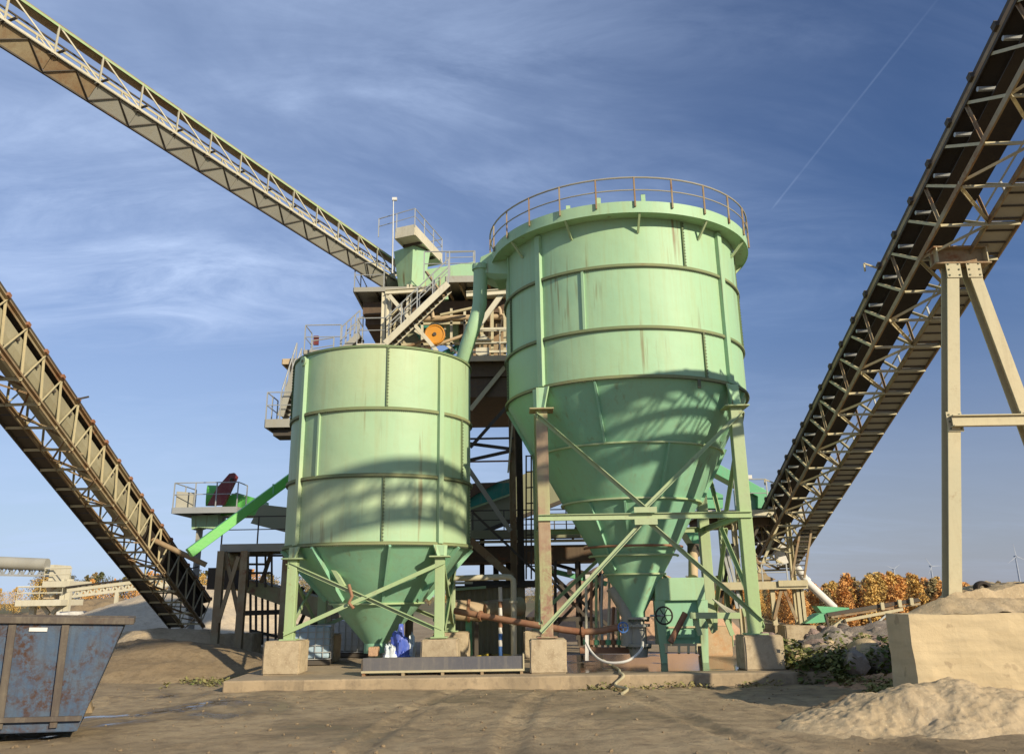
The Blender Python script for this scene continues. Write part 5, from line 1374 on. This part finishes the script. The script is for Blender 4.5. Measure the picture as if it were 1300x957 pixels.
# ------------------------------------------------------------------ weeds
def leafmat(name, a, b_):
    m, nt, b = newmat(name); P = pos(nt)
    col = mixc(nt, ramp(nt, nz(nt, P, 2.3, 3), .35, .65), a, b_)
    nt.links.new(col, b.inputs['Base Color']); b.inputs['Roughness'].default_value = .7
    b.inputs['Specular IOR Level'].default_value = .2
    try:
        b.inputs['Subsurface Weight'].default_value = 0
    except Exception: pass
    return m
M['weed'] = leafmat('weed_leaves', (.10,.14,.035), (.19,.18,.06))
M['grass'] = leafmat('dry_grass', (.15,.17,.05), (.30,.25,.10))
rnd = random.Random(11)
def weeds(name, label, cat, region, n, size, mat, hmax=.5):
    mb = MB()
    for _ in range(n):
        x = rnd.uniform(region[0], region[1]); y = rnd.uniform(region[2], region[3])
        if noise.noise(V((x*1.1, y*1.1, 4))) < -.12: continue
        z = gheight(x, y); h = rnd.random()**1.5*hmax*(1+.8*noise.noise(V((x*1.5,y*1.5,1))))
        c = V((x, y, z + max(0,h))); a = rnd.uniform(0, 6.3); t = rnd.uniform(-.7, .9); s = size*rnd.uniform(.5, 1.4)
        d = V((math.cos(a), math.sin(a), t)).normalized()*s; e = V((-math.sin(a), math.cos(a), rnd.uniform(-.5,.5))).normalized()*s*.33
        mb.add([c-d*.5, c+e, c+d*.6, c-e], [(0,1,2,3)])
    o = mb.build(name, M[mat]); o['label'] = label; o['category'] = cat; o['kind'] = 'stuff'; return o
weeds('weeds', 'leafy green weeds growing right of the pad below the boulders', 'weeds', (5.6, 9.4, 17.6, 21.5), 15000, .12, 'weed', .62)
weeds('weeds', 'leafy weeds between the pale blocks and the boulders', 'weeds', (6.6, 10.5, 21.5, 25.0), 5000, .13, 'weed', .4)
weeds('grass', 'short dry grass on the earth right of the pad', 'grass', (6.2, 8.4, 15.4, 18.4), 6000, .09, 'grass', .16)
weeds('grass', 'green tufts along the edge of the brown sand heap', 'grass', (-7.6, -5.9, 19.2, 22.5), 900, .09, 'grass', .10)
weeds('grass', 'sparse grass tufts along the front edge of the pad', 'grass', (1.2, 5.5, 17.75, 18.1), 500, .07, 'grass', .10)

# scattered stones and pebbles on the ground
rnd = random.Random(21); mb = MB()
_b = bmesh.new(); bmesh.ops.create_icosphere(_b, subdivisions=1, radius=1); ICO_V = [V((v.co.x, v.co.y*.8, v.co.z*.6)) for v in _b.verts]; ICO_F = [tuple(v.index for v in f.verts) for f in _b.faces]; _b.free()
for _ in range(3500):
    y = 6 + 13*rnd.random()**.8; x = rnd.uniform(-.75, .75)*y
    if PX0-.2 < x < PX1+.2 and y > PY0-.1: continue
    s = .006 + .03*rnd.random()**9; z = gheight(x, y)
    m_ = Matrix.Rotation(rnd.uniform(0,6), 3, 'Z') @ Matrix.Rotation(rnd.uniform(0,6), 3, 'X')
    mb.add([V((x,y,z+s*.25)) + m_ @ (v_*s*rnd.uniform(.7,1.15)) for v_ in ICO_V], ICO_F)
o = mb.build('gravel', M['sand_dark']); o['kind'] = 'stuff'; o['label'] = 'small stones scattered over the muddy ground in front'; o['category'] = 'gravel'

# ------------------------------------------------------------------ skip
sk_ = thing('waste_skip', 'battered blue steel waste skip with rusty rim in the left foreground', 'skip', (-7.5, 13.0, -.25))
Rc = at(163,788,12.5)
Lc = Rc + V((-.91,-.38,.0))*4.2; dlen = (Lc-Rc); L_ = dlen.length; dlen.normalize()
back = V((-dlen.y, dlen.x, 0)).normalized(); 
if back.y < 0: back = -back
Wd = 1.7; zt = Rc.z; zb = -.12
slope = .50
def sp(l, wv_, zz): return Rc + dlen*l + back*wv_ + V((0,0,zz-Rc.z + .035*l))
b0_, b1_ = slope, L_-slope
th = .02
# walls
MB().sheet([sp(.05,0,zt-.02), sp(L_-.05,0,zt-.02), sp(b1_,.10,zb), sp(b0_,.10,zb)], th).build('side_panel', M['blue_skip'], sk_)
MB().sheet([sp(.05,Wd,zt-.02), sp(L_-.05,Wd,zt-.02), sp(b1_,Wd-.1,zb), sp(b0_,Wd-.1,zb)], th).build('side_panel', M['blue_skip'], sk_)
MB().sheet([sp(.05,0,zt-.02), sp(.05,Wd,zt-.02), sp(b0_,Wd-.1,zb), sp(b0_,.1,zb)], th).build('end_panel', M['blue_skip'], sk_)
MB().sheet([sp(L_-.05,0,zt-.02), sp(L_-.05,Wd,zt-.02), sp(b1_,Wd-.1,zb), sp(b1_,.1,zb)], th).build('end_panel', M['blue_skip'], sk_)
MB().sheet([sp(b0_,.1,zb), sp(b1_,.1,zb), sp(b1_,Wd-.1,zb), sp(b0_,Wd-.1,zb)], th).build('floor_plate', M['blue_skip'], sk_)
for a, b in ((sp(-.07,-.02,zt),sp(L_,-.02,zt)),(sp(-.07,Wd+.02,zt),sp(L_,Wd+.02,zt)),(sp(-.02,.04,zt-.003),sp(-.02,Wd-.04,zt-.003)),(sp(L_,.04,zt-.003),sp(L_,Wd-.04,zt-.003))):
    MB().beam(a, b, .11, .09).build('rim', M['skip_rim'], sk_, bevel=.01)
for l in (.78, 1.42, 2.3, 3.1, 3.9):
    if l < L_-.6:
        MB().beam(sp(l,-.03,zt-.06), sp(l,.065,zb+.05), .09, .05, -back).build('side_rib', M['skip_rim'], sk_)
MB().beam(sp(b0_-.05,.03,zb+.16), sp(b1_,.03,zb+.16), .06, .06).build('bottom_rail', M['skip_rim'], sk_)
MB().beam(sp(1.0,-.018,zt-.12), sp(1.22,-.018,zt-.12), .01, .05).build('number_plate', M['white_paint'], sk_)
heap('sand_heap','dark spoil heaped inside the blue skip','spoil heap',(sp(L_/2,Wd/2,0).x, sp(L_/2,Wd/2,0).y),L_/2-.35,.6,.65,'sand_dark',41,.05,rot=math.atan2(dlen.y,dlen.x),n=40,z0=.3)

# ------------------------------------------------------------------ far plant on the left
YF = 78
fp = thing('distant_loading_plant', 'distant cream conveyor transfer station with railed decks at the far left', 'plant', at(70,778,YF))
def fbeam(a, b, w, mat='cream', root=fp, nm='beam'): seg(root, nm, at(a[0],a[1],YF), at(b[0],b[1],YF), w, w, mat)
for px in (46, 82, 88): p = at(px,745,YF); seg(fp, 'leg', (p.x,YF,-.3), (p.x,YF,at(px,763 if px == 46 else 735,YF).z), .45, .45, 'cream', (0,1,0))
fbeam((50,763),(62,779),.3); fbeam((80,764),(66,779),.3); fbeam((64,756),(84,740),.3); 
def fdeck(x0, x1, y, d=4): 
    a = at(x0,y,YF); b = at(x1,y,YF); deck(fp, [(a.x,YF-1.5,a.z),(b.x,YF-1.5,a.z),(b.x,YF+d-1.5,a.z),(a.x,YF+d-1.5,a.z)], .5, 'cream')
    railing(fp, [(a.x,YF-1.4,a.z),(b.x,YF-1.4,a.z)], 1.1, 2.2, 'cream', .06)
fdeck(32, 88, 761.5); fdeck(66, 99, 738)
MB().mm(at(66,737,YF-1), at(86,718,YF+2)).build('drive_housing', M['cream'], fp)
MB().prism([at(58,744,YF), at(72,741,YF), at(70,752,YF), at(60,753,YF)], (0,2,0)).build('transfer_chute', M['pipe_cream'], fp)
MB().mm(at(55,760,YF), at(80,754,YF+1.5)).build('sand_tray', M['pipe_cream'], fp)
fc = thing('covered_conveyor', 'far lattice conveyor under a pale rounded cover at the left edge', 'conveyor', at(0,735,YF))
MB().tube([at(-70,712,YF), at(0,714,YF), at(60,716.5,YF)], .55, 14).build('cover', M['gallery'], fc, smooth=True)
fc.children[-1].data.materials[0] = M['grey_paint']
for yy, d in ((720,0),(731,0)): MB().beam(at(-70,yy-3,YF), at(68,yy,YF), .18, .18).build('chord', M['galv'], fc)
for i in range(20):
    x = -60+6.3*i; MB().beam(at(x,719.5,YF), at(x+6.3 if i%2 else x,730,YF), .1, .1).build('lattice_bar', M['galv'], fc); MB().beam(at(x,730,YF), at(x+6.3,720,YF), .1, .1).build('lattice_bar', M['galv'], fc)
f2 = thing('belt_conveyor', 'distant cream lattice conveyor rising gently right of the transfer station', 'conveyor', at(140,755,70))
def f2p(x, y): return at(x, y, 70)
MB().beam(f2p(86,749), f2p(215,733), .3, .28).build('chord', M['cream'], f2); MB().beam(f2p(92,757), f2p(215,742), .2, .2).build('chord', M['cream'], f2)
MB().beam(f2p(86,745), f2p(215,729), .7, .10).build('belt', M['belt'], f2)
for i in range(15):
    x = 94+8*i; y = 757-(x-92)*.122
    MB().beam(f2p(x,y), f2p(x+4,y-8), .13, .13).build('lattice_bar', M['cream'], f2); MB().beam(f2p(x+4,y-8), f2p(x+8,y-1), .13, .13).build('lattice_bar', M['cream'], f2)
    MB().beam(f2p(x,y-10), f2p(x,y-13), .1, .1).build('idler_bracket', M['dark_steel'], f2)
seg(f2, 'leg', f2p(149,750), (f2p(149,750).x,70,0), .25, .25, 'cream', (0,1,0)); seg(f2, 'leg', f2p(205,744), (f2p(205,744).x,70,0), .25, .25, 'cream', (0,1,0))
ww = thing('block_wall', 'low pale wall standing below the distant transfer station', 'wall', at(87,778,72))
rough_slab('wall_slab', (at(72,778,72).x,72,-.3), (at(103,778,72).x,73,.85), 'white_paint', ww, .05, 8)

# ------------------------------------------------------------------ wind turbines
M['turbine'] = paint('turbine_hazed_white', (.34,.38,.45), rust=0, streak=0, dirt_amt=0)  # white dulled to blue-grey; distance haze is put into the colour
for px, py, r_, a0, lab, Y in ((1134,722,10,35,'leftmost white wind turbine above the autumn wood, half sunk behind it',2600),(1181.5,718.5,12,2,'white wind turbine just left of the tall trestle leg',2500),(1213,728,12,25,'faint white wind turbine just right of the tall trestle leg',3300),(1289,706,15,95,'largest white wind turbine at the right edge of the sky',2100)):
    h = at(px, py, Y); t = thing('wind_turbine', lab, 'wind turbine', (h.x, Y, -1)); sc_ = Y/F_PX
    MB().tube([(h.x,Y,-6), (h.x,Y,h.z)], [sc_*1.3, sc_*.75], 12).build('tower', M['turbine'], t, smooth=True)
    MB().beam((h.x,Y-sc_*2,h.z), (h.x,Y+sc_*2.5,h.z), sc_*1.6).build('nacelle', M['turbine'], t)
    for k_ in range(3):
        a = R(a0+120*k_); d = V((math.cos(a),0,math.sin(a))); c = V((h.x,Y-sc_*2.3,h.z)); e = V((-d.z,0,d.x))
        MB().prism([c-e*sc_*.5, c+e*sc_*.5, c+d*sc_*r_*.3+e*sc_*.65, c+d*sc_*r_+e*sc_*.12, c+d*sc_*r_-e*sc_*.12, c+d*sc_*r_*.3-e*sc_*.4], (0,sc_*.3,0)).build('blade', M['turbine'], t)

# ------------------------------------------------------------------ trees
def foliage(name, a, b_, c_):
    m, nt, b = newmat(name); P = pos(nt)
    oi = nt.nodes.new('ShaderNodeObjectInfo')
    col = mixc(nt, ramp(nt, nz(nt, P, .55, 4), .35, .65), a, b_)
    col = mixc(nt, mul(nt, oi.outputs['Random'], .55), col, c_)
    nt.links.new(col, b.inputs['Base Color']); b.inputs['Roughness'].default_value = .75; b.inputs['Specular IOR Level'].default_value = .15
    return m
FOL = {'orange': foliage('orange_larch', (.66,.32,.09), (.72,.42,.14), (.56,.27,.09)),
       'gold': foliage('golden_leaf', (.66,.42,.12), (.58,.34,.10), (.42,.32,.11)),
       'olive': foliage('olive_leaf', (.33,.26,.13), (.27,.24,.12), (.42,.28,.12)),
       'green': foliage('dull_green_leaf', (.075,.10,.035), (.12,.12,.05), (.17,.12,.05))}
M['bark'] = earth('bark', (.13,.10,.07), (.09,.07,.05), scale=2, bd=.02)
def tree(kind, H, seed, conical):
    rnd = random.Random(seed); root = thing('tree', 'tree', 'tree', (0,0,0))
    tr_ = MB(); tr_.tube([V((0,0,-.5)), V((.05,0,H*.4)), V((0,.05,H*.9))], [H*.018, H*.012, H*.004], 7)
    cr_ = MB(); N = 24 if conical else 17
    for i in range(N):
        f = (i+.5)/N
        z = H*(.14 + .82*f); rad = H*(.19*(1-f)**.8 + .02) if conical else H*.30*math.sin(math.pi*min(1,(f*.9+.13)))
        a = i*2.4 + rnd.uniform(-.4,.4); r = rad*rnd.uniform(.45,.9)
        tip = V((math.cos(a)*r, math.sin(a)*r, z + H*.03))
        tr_.tube([V((0,0,z-H*.05)), tip], [H*.005, H*.0015], 4, False)
        cs = rad*rnd.uniform(.5,.85)+H*.03
        for _ in range(190):
            d = V((rnd.gauss(0,1), rnd.gauss(0,1), rnd.gauss(0,.8)))
            if d.length > 2: continue
            c = tip*.85 + d*cs*.48 + V((0,0,z*.15)); s = H*.012*rnd.uniform(.6,1.7)
            u = V((rnd.gauss(0,1), rnd.gauss(0,1), rnd.gauss(0,1))).normalized(); v = u.cross(V((rnd.gauss(0,1), rnd.gauss(0,1), rnd.gauss(0,1)))).normalized()
            cr_.add([c-u*s, c+v*s*.7, c+u*s, c-v*s*.7], [(0,1,2,3)])
    tr_.build('trunk', M['bark'], root); cr_.build('crown', FOL[kind], root)
    return root
protos = {}
def place(kind, conical, x, y, H, lab, grp):
    key = (kind, conical, random.randrange(3))
    sx = H/8
    if key not in protos: protos[key] = tree(kind, 8, hash(str(key)) % 999 if 0 else (len(protos)*17+3), conical); o = protos[key]
    else: o = copy_tree(protos[key])
    o.location = (x, y, gheight(x, y)-.1); o.scale = (sx*random.uniform(.95,1.35), sx*random.uniform(.95,1.35), sx); o.rotation_euler = (0,0,random.uniform(0,6.3))
    o['label'] = lab; o['group'] = grp; o['category'] = 'tree'
random.seed(4)
labs = {'orange':'orange autumn tree in the wood behind the right conveyor foot and wall','gold':'golden yellow autumn tree in the wood on the right','olive':'dull brownish half-bare tree in the wood on the right','green':'dark green tree in the wood on the right'}
for row, (Y, n) in enumerate(((112,34),(120,38),(130,38),(142,38))):
    for i in range(n):
        f = (i+random.uniform(.1,.9))/n; px = 880 + f*470
        x = (px-650)/F_PX*Y*1.0
        y = Y + random.uniform(-4,4)
        k_ = random.choices(('orange','gold','olive','green'), (6,3.5,1.6,.3))[0]
        if 1160 < px < 1260 and row < 2: k_ = random.choice(('olive','olive','orange'))
        base = gheight(x, y)
        # crown tops follow the skyline of the wood
        ytop = 737 - 13*smooth(1030,1060,px)*(1-smooth(1130,1200,px)) - 5*noise.noise(V((px*.02,row,0))) + 3
        zt_ = at(px, ytop, y).z
        H = (zt_-base)*random.uniform(.84,1.04)
        place(k_, k_ == 'orange' or random.random() < .6, x, y, H, labs[k_], k_+' trees of the right-hand wood')
labl = {'gold':'yellow autumn tree on the far left skyline','orange':'orange-red autumn tree on the far left skyline','green':'dull green tree on the far left skyline','olive':'brownish tree on the far left skyline'}
for row, (Y, n) in enumerate(((150,24),(175,24))):
    for i in range(n):
        px = -60 + (i+random.random())/n*480
        x = (px-650)/F_PX*Y; y = Y+random.uniform(-5,5)
        ytop = (745 if px < 60 else 727)+random.uniform(-5,8) - (0 if row == 0 else 4)
        zt_ = at(px, ytop, y).z; k_ = random.choices(('gold','orange','green','olive'), ((6,2,.5,1) if px < 70 else (1,1.3,3,2)))[0]
        place(k_, False, x, y, max(2.5, zt_-gheight(x,y)), labl[k_], k_+' trees of the far left skyline')
labm = 'small tree beyond the yard, seen between the machines'
for i in range(26):
    px = 400 + i*20 + random.uniform(-6,6); Y = 190+random.uniform(-10,10); x = (px-650)/F_PX*Y
    place(random.choice(('olive','green','gold')), False, x, Y, random.uniform(3.5,6.0), labm, 'trees beyond the yard between the machines')
